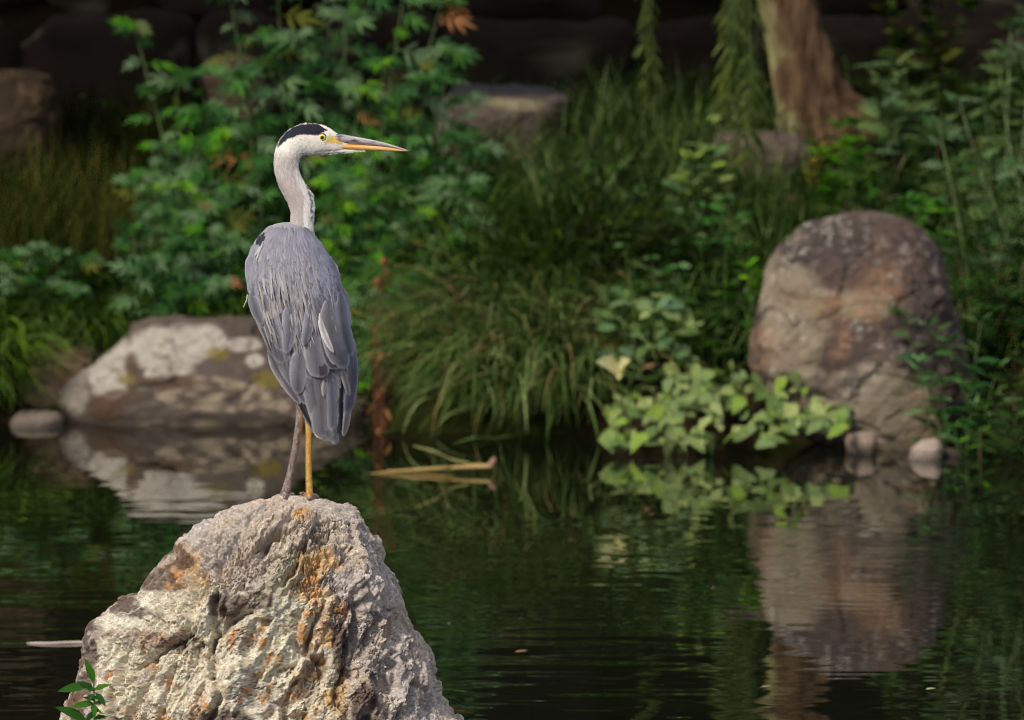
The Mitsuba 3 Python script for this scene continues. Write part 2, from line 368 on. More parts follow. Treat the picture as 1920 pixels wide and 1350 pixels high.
def chain(nodes, seg=36):
    """Tapering limb: hulls of neighbouring spheres; nodes (u, w, dy in m, radius in units, flattening across)."""
    out = []
    sp = []
    for u, w, dy, r, flat in nodes:
        c = hp(u, w, dy)
        sp.append(Manifold.sphere(r * HK, seg).scale([1, flat, 1]).translate(c.tolist()))
    for a, b in zip(sp, sp[1:]):
        out.append(Manifold.batch_hull([a, b]))
    return Manifold.batch_boolean(out, __import__('manifold3d').OpType.Add)


neck = curve([(560, 462, 0, 30, .9), (563, 438, 0, 25, .9), (565, 413, 0, 21.5, .88), (565.5, 388, 0, 21.5, .86), (558, 364, 0, 22.8, .85), (546, 342, 0, 22.6, .84), (538, 320, 0, 22.6, .82), (536.5, 300, 0, 23.2, .8), (541, 281, 0, 25, .76), (553, 264, 0, 26.5, .72), (570, 257, 0, 29.0, .66),
              (588, 257.5, 0, 29.6, .62), (603, 259, 0, 27, .60), (616, 262, 0, 22, .60), (628, 265, 0, 18.5, .58), (640, 267, 0, 14, .55)], 46)
frontplume = [(570, 352, 0, 8, 1.2), (577, 365, 0, 9.5, 1.2), (580, 385, 0, 9.5, 1.2), (578, 408, 0, 9.5, 1.2), (573, 432, 0, 9, 1.2)]
chin = [(588, 275.5, 0, 10.5, 1.0), (602, 276.8, 0, 9.5, 1.0), (630, 277.5, 0, 7, 1.0), (655, 279, 0, 4.2, 1.0), (678, 279.2, 0, 1.4, 1.0)]
FOOT = [(531.5, 934, .004), (578, 938, .002)]
legL = [(556, 735, .012, 13, 1), (561, 755, .010, 9.5, 1), (563, 770, .008, 8.6, 1), (560, 790, .008, 7.4, 1), (552, 840, .006, 6.4, 1), (543, 885, .005, 6.6, 1), (535, 918, .004, 8.2, 1), (531, 931, .004, 9.5, 1)]
legR = [(571, 742, .016, 12, 1), (574, 770, .014, 8.5, 1), (577, 788, .010, 8.0, 1), (578, 805, .008, 6.6, 1), (577, 850, .006, 5.7, 1), (577, 890, .004, 6.0, 1), (578, 922, .002, 6.8, 1), (578, 935, .002, 7.4, 1)]
bits = [to_manifold(tv, tf), chain(neck), chain(frontplume), chain(chin), chain(legL, 20), chain(legR, 20)]
for u, w, dy in FOOT:                                                # four toes each, three away from us and one behind
    base = hp(u, w - 2, dy)
    for ang, ln in ((76, .07), (91, .08), (107, .068), (-88, .04)):
        d = np.array([math.cos(math.radians(ang)), math.sin(math.radians(ang)), 0])
        js = [base]
        for s in (.35, .7, 1.0):
            q = base + d * ln * s; q[2] = min(rock_z(q[0], q[1]) + .004, base[2] + .006); js.append(q)
        sp = [Manifold.sphere(r, 16).translate(q.tolist()) for q, r in zip(js, (.0068, .0056, .0050, .0026))]
        bits += [Manifold.batch_hull([a, b]) for a, b in zip(sp, sp[1:])]
body = Manifold.batch_boolean(bits, __import__('manifold3d').OpType.Add).refine_to_length(.0022)
bm = body.to_mesh(); bv, bf = np.array(bm.vert_properties[:, :3], float), np.array(bm.tri_verts)
tm = trimesh.Trimesh(bv, bf, process=True, merge_norm=True, merge_tex=True)
trimesh.smoothing.filter_taubin(tm, lamb=.5, nu=.51, iterations=14)
bv, bf = np.array(tm.vertices), np.array(tm.faces)
bu, bw = bv[:, 0] / HK + 960, (Z0 - bv[:, 2]) / HK + 938
bn = normals(bv, bf)
# plumage relief: fine downward strands on neck and head, scutes on the legs
legs = ((bw > 752) & (bu < 592) & ~((bw < 790) & (bu > 584)))
strand = meshkit.fbm(np.stack([bu * .55, bv[:, 1] / HK * .55, bw * .09], -1), 3, 61) - .5
bv = bv + bn * (np.where(legs, 0, .0016) * strand)[:, None]
scute = np.where(legs, np.abs(((bw * .22 + np.abs(bu - np.where(bw * 0 + bu < 568, 548, 578)) * .12) % 1) - .5), 0)
bv = bv + bn * (.0030 * (scute - .25) * legs)[:, None]


def poly_mask(u, w, pts, soft=1.2):
    from shapely import Polygon, points, contains
    import shapely
    pg = Polygon(pts); pp = shapely.points(u, w)
    d = shapely.distance(pp, pg.boundary)
    return smooth01(-soft, soft, np.where(shapely.contains(pg, pp), d, -d))


jig = (meshkit.fbm(np.stack([bu * .8, bw * .35, bv[:, 1] / HK * .5], -1), 3, 62) - .5)
pu, pw = bu + jig * 3, bw + jig * 4
n1 = meshkit.fbm(np.stack([bu, bw, bv[:, 1] / HK], -1) * .05, 3, 63); n2 = strand + .5
col = lerp([.245, .245, .295], [.335, .33, .385], n1) * (.75 + .5 * n2)[:, None]
isneck = smooth01(2.0, -2.0, bw - np.interp(bu, [538, 548, 562, 574, 584], [411, 414, 417.5, 424, 433]))
ncol = lerp([.41, .375, .385], [.57, .53, .54], np.clip((n1 - .5) * 1.6 + .5, 0, 1)) * (.84 + .32 * n2)[:, None]
cx = np.interp(bw, [257, 280, 300, 320, 342, 364, 388, 413], [570, 552, 537, 538, 546, 558, 566, 565])
ncol = lerp(ncol, [.87, .86, .87], smooth01(8, 22, pu - cx) * smooth01(425, 380, bw) * smooth01(262, 285, bw))
ncol = lerp(ncol, [.86, .83, .80], smooth01(305, 278, pw + (bu - 560) * -.25))
ncol = lerp(ncol, [.87, .86, .88], smooth01(565, 572, pu) * smooth01(330, 345, pw) * (pu > 568 + (pw < 345) * 0))
streak = ((np.sin(bw * .62 + jig * 8) > -.25) & (pu > np.interp(bw, [340, 355, 372, 400], [569, 575, 580, 582.5])) & (pu < np.interp(bw, [340, 355, 372, 400], [573.5, 580.5, 585, 586.5])) & (bw > 343) & (bw < 404))
ncol = lerp(ncol, [.05, .05, .09], streak * .9 * (np.abs(bv[:, 1] - HERON_Y) < .03))
cap = poly_mask(pu, pw, [(519, 274), (525, 257), (536, 243), (549, 234), (562, 229.5), (580, 227.3), (597, 229), (608, 235.5), (615, 240), (605, 244), (597, 249.5), (581, 248), (567, 247.5), (558, 249), (550, 254), (542, 255), (533, 262)], 1.3)
ncol = lerp(ncol, [.018, .019, .036], cap)
ncol = lerp(ncol, [.42, .45, .36], poly_mask(pu, pw, [(609, 262), (613, 251), (620, 247), (622, 262)], 2) * .8)
ncol = lerp(ncol, [.74, .52, .14], poly_mask(pu, pw, [(617, 256), (622, 250), (632, 249), (642, 256), (642, 268), (625, 264), (606, 263), (612, 260)], 1.2))
ncol = lerp(ncol, [.30, .32, .34], (smooth01(2.0, .6, np.abs(bw - np.interp(bu, [585, 600, 615, 640], [281, 278.5, 275.8, 276]))) * (bu > 585) * (bu < 638) * (bw < 300)) * .5)
col = lerp(col, ncol, isneck)
blackpatch = poly_mask(pu, pw, [(478, 452), (484, 440), (493, 432), (494, 440), (489, 450)], 1.5)
col = lerp(col, [.03, .03, .05], blackpatch)
sc = meshkit.fbm(np.stack([bu, bw, bv[:, 1] / HK], -1) * .35, 3, 66)
ll = lerp([.05, .034, .03], [.46, .37, .34], np.clip((sc - .5) * 2.2 + scute * 2.2 - .1, 0, 1))
och = smooth01(-.5, 4, bu - np.interp(bw, [755, 790, 840, 880], [561, 562, 556, 560])) * smooth01(850, 800, bw)
ll = lerp(ll, np.array([.55, .27, .06]) * (.6 + .7 * sc)[:, None], och)
rr = lerp([.40, .20, .04], [.70, .46, .14], np.clip((sc - .5) * 2.4 + .5, 0, 1))
rr = lerp(rr, [.16, .09, .06], smooth01(-1, -6, bu - np.interp(bw, [840, 880, 935], [570, 576, 580]) + sc * 4) * smooth01(830, 880, bw))
rr = lerp(rr, [.42, .22, .07], smooth01(915, 935, bw) * .8) * (.62 + .76 * scute * 2)[:, None]
lc = np.where((bu < np.interp(bw, [740, 770, 790, 940], [566, 569.5, 567, 556]))[:, None], ll, rr)
lc = np.where((bw > 929)[:, None], lerp([.20, .14, .12], [.36, .27, .22], sc), lc)
thigh = smooth01(772, 750, bw)
lc = lerp(lc, [.07, .07, .09], thigh)
col = np.where(legs[:, None], lc, col)
heron = thing('heron', 'grey heron standing on the craggy rock with its head turned right', 'bird')
part(heron, 'body', mikit.ply(trimesh.Trimesh(bv, bf, process=False), 'painted_soft', smooth=True, color=np.clip(col, .01, .9)))


# what follows the body's own colour, strand by strand: short feathers lying down the neck and back from the face
bcol = np.clip(col, .01, .9)
nk = neck[:, :2]; ndir = -np.gradient(nk, axis=0); ndir /= np.linalg.norm(ndir, axis=1, keepdims=True)
rs = np.random.default_rng(77)
cand = np.nonzero((bw < 428) & (bu < 614) & ~((bu > 585) & (bw > 246) & (bw < 262)) & (bw + 0 * bu < np.interp(bu, [538, 562, 574, 590], [411, 416, 422, 432])))[0]
pick = rs.choice(cand, 3600, replace=False)
_, near = cKDTree(nk).query(np.stack([bu, bw], 1)[pick])
sd = ndir[near] + rs.normal(0, .16, (len(pick), 2))
sv, sf, scol = [], [], []
bn2 = normals(bv, bf)[pick]
d3 = np.stack([sd[:, 0], 0 * sd[:, 0], -sd[:, 1]], 1); d3 -= bn2 * (d3 * bn2).sum(1)[:, None]; d3 /= np.linalg.norm(d3, axis=1, keepdims=True) + 1e-9
sl = rs.uniform(5, 11, len(pick)) * HK * np.where(bw[pick] < 290, .6, 1.0); sw = rs.uniform(.6, 1.3, len(pick)) * HK
sn = np.cross(d3, bn2); p0 = bv[pick] + bn2 * .0002
tipv = p0 + d3 * sl[:, None] + bn2 * (rs.uniform(.0002, .0014, len(pick)))[:, None] ; midv = p0 + d3 * (sl * .5)[:, None] + bn2 * .0010
STR_V = np.stack([p0, midv + sn * sw[:, None], tipv, midv - sn * sw[:, None]], 1).reshape(-1, 3)
kq = np.arange(len(pick))[:, None] * 4
STR_F = np.vstack([kq + [0, 1, 2], kq + [0, 2, 3]])
STR_C = np.repeat(bcol[pick] * rs.uniform(.80, 1.18, (len(pick), 1)), 4, 0)


# beak
def beak_half(st, ny=28, power=1.0):
    """Stations (u, top, bottom, half thickness)."""
    st = curve(np.array(st, float), 60)
    th = np.arange(ny) * 2 * np.pi / ny
    r = hp(st[:, 0:1] + 0 * th, (st[:, 1:2] + st[:, 2:3]) / 2 - (st[:, 2:3] - st[:, 1:2]) / 2 * np.sin(th), st[:, 3:4] * HK * np.cos(th))
    v = r.reshape(-1, 3); n0 = len(v)
    v = np.vstack([v, r[0].mean(0), r[-1].mean(0)]); j = np.arange(ny)
    f = np.vstack([grid_faces(len(st), ny, True), np.stack([j * 0 + n0, j, (j + 1) % ny], 1), np.stack([j * 0 + n0 + 1, n0 - ny + (j + 1) % ny, n0 - ny + j], 1)])
    return v, outward(v, f)


v, f = beak_half([(622, 247.5, 264, 11), (634, 246.6, 265, 10.5), (650, 249.4, 266, 9.2), (663, 251.8, 266.8, 8.2), (688, 256.4, 268.4, 6.6), (712, 261.4, 270.2, 5.0), (730, 266.2, 272.3, 3.6), (744, 270.6, 274.6, 2.5), (757, 275, 277.6, 1.3), (766.5, 278.2, 279.2, .4)])
u, w = v[:, 0] / HK + 960, (Z0 - v[:, 2]) / HK + 938
na = meshkit.fbm(np.stack([u * .06, w * .55, v[:, 1] / HK * .3], -1), 4, 71)
c = lerp([.04, .037, .065], [.42, .38, .43], smooth01(.34, .56, na + (u - 655) / 330))
mid = (w - np.interp(u, [622, 712, 766], [247, 261, 278.3])) / (np.interp(u, [622, 712, 766], [265, 270.2, 279.2]) - np.interp(u, [622, 712, 766], [247, 261, 278.3]))
c = lerp(c, [.62, .58, .60], smooth01(.22, .02, mid) * .65 * smooth01(640, 668, u))
c = lerp(c, [.60, .36, .24], smooth01(.78, .97, mid) * .8)
c = lerp(c, [.76, .54, .14], smooth01(638, 630, u + (w - 255) * -.9 + na * 5) * smooth01(250, 253, w))
beak = heron + '__beak'
scene[beak + '__upper_mandible'] = mikit.ply(trimesh.Trimesh(v, f, process=False), 'painted_gloss', smooth=True, color=c)
labels[beak + '__upper_mandible'] = {'label': 'slate grey upper half of the beak'}
v, f = beak_half([(614, 263, 276, 9), (634, 264.4, 276.6, 8.5), (663, 266, 277.6, 7.2), (688, 267.8, 278.6, 6.0), (712, 269.8, 279.3, 4.6), (736, 273.2, 279.8, 2.8), (752, 276.6, 279.8, 1.6), (762, 278.3, 279.6, .5)])
u, w = v[:, 0] / HK + 960, (Z0 - v[:, 2]) / HK + 938
na = meshkit.fbm(np.stack([u * .08, w * .6, v[:, 1] / HK * .3], -1), 3, 72)
c = lerp([.74, .36, .09], [.80, .52, .16], na)
c = lerp(c, [.80, .62, .46], smooth01(.45, .6, na) * .5 * smooth01(660, 700, u))
c = lerp(c, [.78, .62, .12], smooth01(272.5, 276.5, w - (u - 634) * .02) * smooth01(700, 660, u) * .8)
scene[beak + '__lower_mandible'] = mikit.ply(trimesh.Trimesh(v, f, process=False), 'painted_gloss', smooth=True, color=c)
labels[beak + '__lower_mandible'] = {'label': 'orange yellow lower half of the beak'}
# eyes
ico = trimesh.creation.icosphere(4, 1.0)
iv = np.array(ico.vertices)
for side in (-1, 1):
    rr = np.hypot(iv[:, 0], iv[:, 2]) * 8.0
    c = lerp([.012, .012, .012], [.85, .66, .05], smooth01(2.9, 3.5, rr)); c = lerp(c, [.025, .03, .015], smooth01(5.5, 6.2, rr))
    ctr = hp(604.3, 253.2, side * 12.6 * HK)
    part(heron, 'eye', mikit.ply(trimesh.Trimesh(ctr + iv * [8.8 * HK, 5.6 * HK, 8.8 * HK], ico.faces, process=False), 'eye_gloss', smooth=True, color=c))


# feathers
def feather_fn(base, edge, shaft, barb=.10):
    b, e, s = (mi.Color3f(*x) for x in (base, edge, shaft))

    def fn(p, n, uv):
        a = dr.abs(uv.x - .5) * 2
        v = uv.y
        g = mikit.fbm(p.x * 60, p.z * 28, 0.0, 3)
        fine = mikit.noise(uv.x * 7 + p.x * 11, v * 60 - a * 16, p.z * 3)
        c = b * (.72 + .56 * g) * (1 - barb + 2 * barb * fine)
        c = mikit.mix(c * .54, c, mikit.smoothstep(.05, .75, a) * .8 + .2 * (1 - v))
        c = mikit.mix(c, e, mikit.smoothstep(.66, .97, a) * .5)
        c = mikit.mix(c, e, mikit.smoothstep(.90, .995, v) * .35)
        return mikit.mix(c, s, mikit.smoothstep(.055, .02, a) * mikit.smoothstep(1.0, .8, v) * .6)
    return mikit.proc(fn)


FE = {'blue': ((.225, .23, .305), (.50, .505, .60), (.08, .085, .12)), 'warm': ((.235, .236, .29), (.55, .545, .61), (.10, .098, .12)), 'dark': ((.085, .083, .115), (.44, .435, .50), (.05, .05, .07)), 'white': ((.74, .72, .77), (.80, .79, .83), (.45, .44, .50)),
      'black': ((.03, .034, .055), (.07, .075, .11), (.02, .02, .03)), 'pale': ((.40, .385, .40), (.52, .505, .51), (.26, .25, .26))}
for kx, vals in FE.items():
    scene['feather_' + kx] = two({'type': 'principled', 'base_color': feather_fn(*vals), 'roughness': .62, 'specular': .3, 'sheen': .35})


def feather_mesh(root, tip, width, lift0=.0012, lift1=.006, bend=0.0, blunt=.5, nl=22, nw=9, camber=.0016, rag=.0, seed=0, side=0.0):
    """A vane lying on the back from root to tip (heron units), with a raised shaft, drooped edges and its tip lifted clear."""
    r, t = np.array(root, float), np.array(tip, float)
    ax = t - r; L = np.linalg.norm(ax); ax /= L; nx = np.array([-ax[1], ax[0]])
    s = np.linspace(0, 1, nl); a = np.linspace(-1, 1, nw)
    prof = np.minimum(1, (s + .04) / .28) ** .6 * np.sqrt(np.maximum(1 - np.maximum(0, (s - blunt) / (1 - blunt)) ** 2.2, 0))
    rng = np.random.default_rng(seed)
    edge = 1 + rag * rng.normal(size=(nl, 2)) * s[:, None]
    half = width / 2 * prof
    off = a[None, :] * half[:, None]
    off = np.where(a[None, :] < 0, off * edge[:, :1], off * edge[:, 1:])
    cen = r + ax * (s * L)[:, None] + nx * (bend * L * np.sin(np.pi * s))[:, None]
    uu, ww = cen[:, None, 0] + nx[0] * off, cen[:, None, 1] + nx[1] * off
    dy = skin(uu, ww) - (lift0 + (lift1 - lift0) * s[:, None] ** 1.2) + camber * a[None, :] ** 2 - .0005 * np.exp(-(a[None, :] / .12) ** 2) + side * a[None, :]
    v = hp(uu, ww, dy).reshape(-1, 3)
    f = grid_faces(nl, nw)
    uv = np.stack([np.broadcast_to((a[None, :] + 1) / 2, off.shape), np.broadcast_to(s[:, None], off.shape)], -1).reshape(-1, 2)
    return v, f, uv


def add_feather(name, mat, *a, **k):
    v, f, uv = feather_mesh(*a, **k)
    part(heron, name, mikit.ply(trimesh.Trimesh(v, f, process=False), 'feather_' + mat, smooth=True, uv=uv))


rng = np.random.default_rng(4)


def flow(xn, w):
    l, r = (np.interp(w, TL[:, 0], TL[:, c]) for c in (1, 2))
    return np.array([(l + r) / 2 + xn * (r - l) / 2, w])


# shingled rows of scapulars and coverts, longer toward the tail
w0, row = 470.0, 0
while w0 < 650:
    L = np.interp(w0, [470, 540, 600, 690], [52, 74, 98, 112]); W = np.interp(w0, [470, 540, 600, 690], [19, 24, 30, 32])
    l, r = (np.interp(w0, TL[:, 0], TL[:, c]) for c in (1, 2))
    nn = max(4, int((r - l) / (W * .62)))
    for i in range(nn):
        xn = -1 + 2 * (i + .5 + .5 * (row % 2) - .25 + rng.uniform(-.22, .22)) / nn
        if abs(xn) > .97: continue
        a0 = w0 + rng.uniform(-8, 8); ln = L * rng.uniform(.8, 1.25)
        if a0 + ln > 755: ln = 755 - a0
        p0, p1 = flow(xn, a0), flow(xn * .97 + rng.uniform(-.04, .04), a0 + ln)
        m = ('blue' if xn > .45 and w0 < 560 else 'warm' if rng.uniform() < .55 else 'blue') if rng.uniform() < .88 else 'pale'
        add_feather('back_feather', m, p0, p1, W * rng.uniform(.8, 1.2), .0006, np.interp(w0, [470, 560, 690], [.0032, .0055, .0065]) + .002 * rng.uniform(), rng.uniform(-.05, .05), rng.uniform(.2, .5), rag=.06, seed=int(rng.integers(1e6)))
    w0 += np.interp(w0, [470, 600, 690], [17, 27, 32]); row += 1
c2 = lambda x, y: (420 + x / 2.935, 500 + y / 2.935)
# the long feathers that can be told apart
for nm, m, a, b, wd, bl, l1, bd in [
    ('tail_feather', 'blue', (600, 560), (606, 975), 20, .85, .010, 0), ('tail_feather', 'dark', (630, 560), (628, 940), 17, .8, .009, 0), ('flight_feather', 'black', (652, 580), (640, 905), 11, .6, .012, .01),
    ('flight_feather', 'black', (385, 640), (500, 905), 16, .6, .002, .03), ('flight_feather', 'dark', (400, 660), (545, 940), 26, .7, .004, .03), ('flight_feather', 'pale', (690, 480), (655, 930), 15, .75, .013, -.03), ('flight_feather', 'blue', (700, 420), (675, 805), 22, .75, .015, -.04),
    ('tertial_feather', 'warm', (520, 470), (540, 948), 40, .80, .013, .0), ('tertial_feather', 'warm', (470, 520), (580, 955), 40, .80, .012, .04), ('tertial_feather', 'blue', (590, 500), (595, 900), 24, .75, .014, 0), ('tertial_feather', 'pale', (575, 540), (548, 700), 13, .3, .0140, .04),
    ('tertial_feather', 'warm', (430, 420), (405, 690), 34, .4, .013, .03), ('tertial_feather', 'warm', (490, 330), (525, 590), 40, .70, .018, .02), ('tertial_feather', 'dark', (500, 400), (545, 590), 36, .68, .0195, .02), ('tertial_feather', 'dark', (560, 330), (625, 545), 36, .68, .0195, .02),
    ('tertial_feather', 'white', (530, 232), (606, 452), 13, .30, .0262, .06), ('tertial_feather', 'warm', (575, 160), (662, 548), 42, .66, .022, .05), ('tertial_feather', 'blue', (640, 130), (700, 480), 26, .6, .018, .04), ('tertial_feather', 'blue', (480, 180), (440, 412), 22, .3, .019, -.03),
    ('tertial_feather', 'blue', (370, 170), (345, 460), 30, .3, .014, -.02), ('tertial_feather', 'blue', (150, 130), (215, 300), 24, .4, .010, .05), ('tertial_feather', 'pale', (655, 535), (690, 700), 13, .3, .0170, .02)]:
    p0, p1 = c2(*a), c2(*b)
    add_feather(nm, m, p0, p1, wd, .0055 if l1 > .011 else .004 if l1 > .006 else .0005, l1 * .62 + (.0035 if l1 > .008 else 0), bd, bl, nl=36, nw=13, camber=.0022, rag=.012, seed=len(scene))
for nm, m, p0, p1, wd, l0, l1 in [('shoulder_plume', 'black', (495, 431), (480, 453), 9, .004, .006), ('shoulder_plume', 'black', (497, 437), (486, 456), 7, .004, .0065), ('shoulder_plume', 'white', (494, 446), (481, 484), 4, .005, .007), ('shoulder_plume', 'white', (491, 452), (478, 476), 3, .005, .007)]:
    add_feather(nm, m, p0, p1, wd, l0, l1, .03, .3, rag=.05, seed=len(scene))
# soft small feathers over the shoulders and pale hair-like plumes: too many and too fine to pick apart
fv, ff, fc, nv = [], [], [], 0
for i in range(1100):
    w_ = 418 + (rng.uniform() ** .75) * 110; xn = rng.uniform(-.98, .98)
    ln, wd = rng.uniform(14, 30), rng.uniform(3.5, 8)
    v, f, uv = feather_mesh(flow(xn, w_), flow(xn + rng.uniform(-.03, .03), w_ + ln), wd, .0006, .0012 + .0010 * rng.uniform() + (w_ > 465) * .0032, 0, .2, 5, 3, .0008)
    b = lerp([.19, .195, .255], [.305, .308, .38], rng.uniform()) if rng.uniform() < .97 else np.array([.17, .165, .185])
    b = b * lerp([1, 1, 1], [.93, .97, 1.14], smooth01(.2, .8, xn) * rng.uniform())
    fv.append(v); ff.append(f + nv); nv += len(v); fc.append(b * (.85 + .3 * uv[:, 1:2]))
for i in range(95):
    w_ = rng.uniform(490, 625); xn = rng.normal(-.05, .42)
    if abs(xn) > .95: continue
    ln, wd = rng.uniform(26, 66), rng.uniform(1.6, 4.5)
    v, f, uv = feather_mesh(flow(xn, w_), flow(xn + rng.uniform(-.05, .05), w_ + ln), wd, .004, .0090 + .0030 * rng.uniform(), rng.uniform(-.05, .05), .1, 7, 3, .0004)
    b = lerp([.27, .268, .30], [.44, .43, .455], rng.uniform() ** 1.6)
    fv.append(v); ff.append(f + nv); nv += len(v); fc.append(np.broadcast_to(b, v.shape))
for i in range(150):                                                 # ragged white chin and throat feathers
    t = rng.uniform(); u_ = 588 + t * 90; w_ = np.interp(u_, [566, 590, 630, 655, 680], [293, 286.5, 283.5, 282, 279.5])
    r0 = hp(u_, w_ - 2.5, rng.uniform(-.006, .004)); r1 = hp(u_ + rng.uniform(3, 8), w_ + rng.uniform(.5, 2.6) * (1 - .6 * t), rng.uniform(-.007, .005)); r2 = hp(u_ + 2.5, w_ - 3.5, -.001)
    fv.append(np.array([r0, r1, r2])); ff.append(np.array([[0, 1, 2]]) + nv); nv += 3; fc.append(np.full((3, 3), .72))
for i in range(60):                                                  # ragged edge on the front of the neck
    w_ = rng.uniform(345, 428); u_ = np.interp(w_, [345, 360, 376, 403, 429], [577, 584, 588, 587, 582])
    r0 = hp(u_ - 3, w_, rng.uniform(-.006, .004)); r1 = hp(u_ + rng.uniform(-.3, 1.6), w_ + rng.uniform(6, 12), rng.uniform(-.006, .004)); r2 = hp(u_ - 4, w_ + 3, -.001)
    fv.append(np.array([r0, r1, r2])); ff.append(np.array([[0, 1, 2]]) + nv); nv += 3; fc.append(np.full((3, 3), .68))
fv.append(STR_V); ff.append(STR_F + nv); nv += len(STR_V); fc.append(np.clip(STR_C, .01, .88))
kk = part(heron, 'plumage', mikit.ply(trimesh.Trimesh(np.vstack(fv), np.vstack(ff), process=False), 'painted_soft', smooth=True, color=np.vstack(fc)))
labels[kk] = {'kind': 'stuff'}
pv = tube(curve([hp(464, 548, -.01), hp(461, 560, -.012), hp(455, 573, -.012)], 8), np.linspace(.0022, .0005, 8))
kk = part(heron, 'loose_plume', mikit.ply(pv, two({'type': 'diffuse', 'reflectance': rgb(.6, .57, .54)}), smooth=True))
labels[kk] = {'label': 'single pale feather sticking out from the left flank'}


# ------------------------------------------------------------------ boulders and stones of the far shore
def boulder(name, label, levels, Y, paint, nz=110, nt=200, rough=.02, size=.22, power=2.4, seed=0, cat='boulder', lumps=.05, tilt_deg=15):
    v, f = loft(levels, Y, nz, nt, power)
    f = outward(v, f); n = normals(v, f)
    R = rot([0, 1, 0], tilt_deg) @ rot([1, 0, 0], 20)
    wp = v + (np.stack([meshkit.fbm(v * 4 / size * .2, 3, s + seed) for s in (1, 2, 3)], -1) - .5) * size * .7
    a1, e1, r1 = facets(wp, [size, size, size * .7], R, seed + 1, .5, .25)
    a2, e2, r2 = facets(wp, [size * .3, size * .3, size * .2], R, seed + 2, .5, .3)
    big = meshkit.fbm(v / size * .8, 3, seed + 5) - .5
    d = lumps * big + rough * a1 * .6 + rough * .28 * a2 - rough * .10 * np.clip(1 - e1 / .08, 0, 1) + rough * .5 * (meshkit.fbm(v / size * 9, 3, seed + 6) - .5)
    v = v + n * d[:, None]
    w = [meshkit.fbm(v * s, 4, seed + i + 10) for i, s in enumerate((3.5, 10, 32, 90))]
    s = Y / FOCAL; z0 = at(960, 0, Y)[2]
    c = paint(v, v[:, 0] / s + 960, (z0 - v[:, 2]) / s, w)
    c = c * (1 - .5 * smooth01(.05, .005, v[:, 2]))[:, None]            # wet foot at the waterline
    key = thing(name, label, cat)
    scene[key] = mikit.ply(trimesh.Trimesh(v, f, process=False), 'painted', smooth=True, color=np.clip(c, .008, .75))
    return key


def paint_right(v, u, w, n):
    c = lerp([.045, .032, .031], [.118, .087, .078], n[1] * .6 + n[2] * .5)
    S = lambda b, wob=.8, sc=5, seed=3: spots(u, w, b, v, wob, sc, seed)
    c = lerp(c, np.array([.23, .195, .145]) * (.6 + .8 * n[2])[:, None], S([(1490, 590, 80, 90), (1480, 690, 60, 70), (1640, 740, 130, 60), (1690, 790, 90, 60), (1600, 560, 60, 30)]) * (.45 + .8 * n[1]))
    c = lerp(c, np.array([.25, .145, .085]) * (.7 + .6 * n[3])[:, None], S([(1660, 500, 70, 70), (1590, 560, 90, 40), (1420, 650, 30, 40), (1720, 770, 40, 50), (1570, 640, 20, 60)], .9, 6, 4) * smooth01(.4, .6, n[2] * .6 + n[1] * .4) * .8)
    c = lerp(c, [.040, .033, .037], S([(1560, 450, 150, 60), (1740, 500, 60, 90), (1560, 700, 50, 40), (1720, 620, 60, 60)], .8, 5, 8) * smooth01(.38, .58, n[1] * .5 + n[2] * .5) * .8)
    c = lerp(c, [.42, .40, .37], smooth01(.58, .68, n[3]) * smooth01(.46, .60, n[1]) * .8)
    c = lerp(c, [.045, .034, .034], smooth01(.54, .66, n[2]) * smooth01(.40, .6, n[3]) * .65)
    c = lerp(c, [.27, .235, .20], smooth01(.46, .34, n[2]) * smooth01(.5, .62, meshkit.fbm(v * 16, 3, 77)) * .6)
    return c


boulder('boulder', 'big rounded brown boulder on the right bank behind the pale leaves',
        [(406, 1580, 1640, .02), (410, 1555, 1668, .08), (419, 1528, 1694, .13), (438, 1495, 1720, .17), (470, 1464, 1748, .21), (520, 1438, 1775, .25), (580, 1422, 1790, .28), (640, 1408, 1802, .30), (690, 1412, 1812, .31), (740, 1450, 1820, .31), (790, 1500, 1820, .30), (830, 1560, 1808, .28), (870, 1570, 1800, .27), (960, 1580, 1790, .25)],
        23.42, paint_right, 190, 320, .030, .26, 2.5, 10, lumps=.085)


def paint_left(v, u, w, n):
    c = lerp([.045, .036, .031], [.125, .100, .088], n[1] * .6 + n[2] * .5)
    S = lambda b, wob=.42, sc=8, seed=13: spots(u, w, b, v, wob, sc, seed)
    pale = np.maximum(S([(330, 640, 85, 36), (290, 650, 50, 30), (390, 632, 40, 26), (203, 690, 42, 42), (225, 660, 22, 30), (215, 722, 30, 14), (460, 640, 34, 14), (480, 668, 18, 12), (300, 690, 24, 13), (345, 684, 16, 9)]), S([(140, 730, 32, 45)], .4) * .55)
    c = lerp(c, np.array([.44, .41, .37]) * (.66 + .66 * n[2])[:, None], pale * (.92 - .6 * smooth01(.54, .66, n[3]) - .35 * smooth01(.5, .7, n[2])))
    c = lerp(c, np.array([.36, .30, .22]) * (.6 + .7 * n[3])[:, None], S([(420, 730, 190, 26), (560, 740, 80, 26), (350, 790, 130, 14)], .9, 7, 14) * smooth01(.46, .6, n[2] * .7 + n[3] * .3) * .7)
    c = lerp(c, [.075, .045, .028], S([(205, 752, 34, 26), (235, 730, 40, 14), (320, 705, 70, 10), (250, 675, 14, 26)], .6, 7, 15) * .8)
    c = lerp(c, [.16, .13, .02], S([(240, 703, 20, 12), (410, 655, 20, 9), (505, 700, 26, 16)], .8, 9, 16) * .7)
    return c


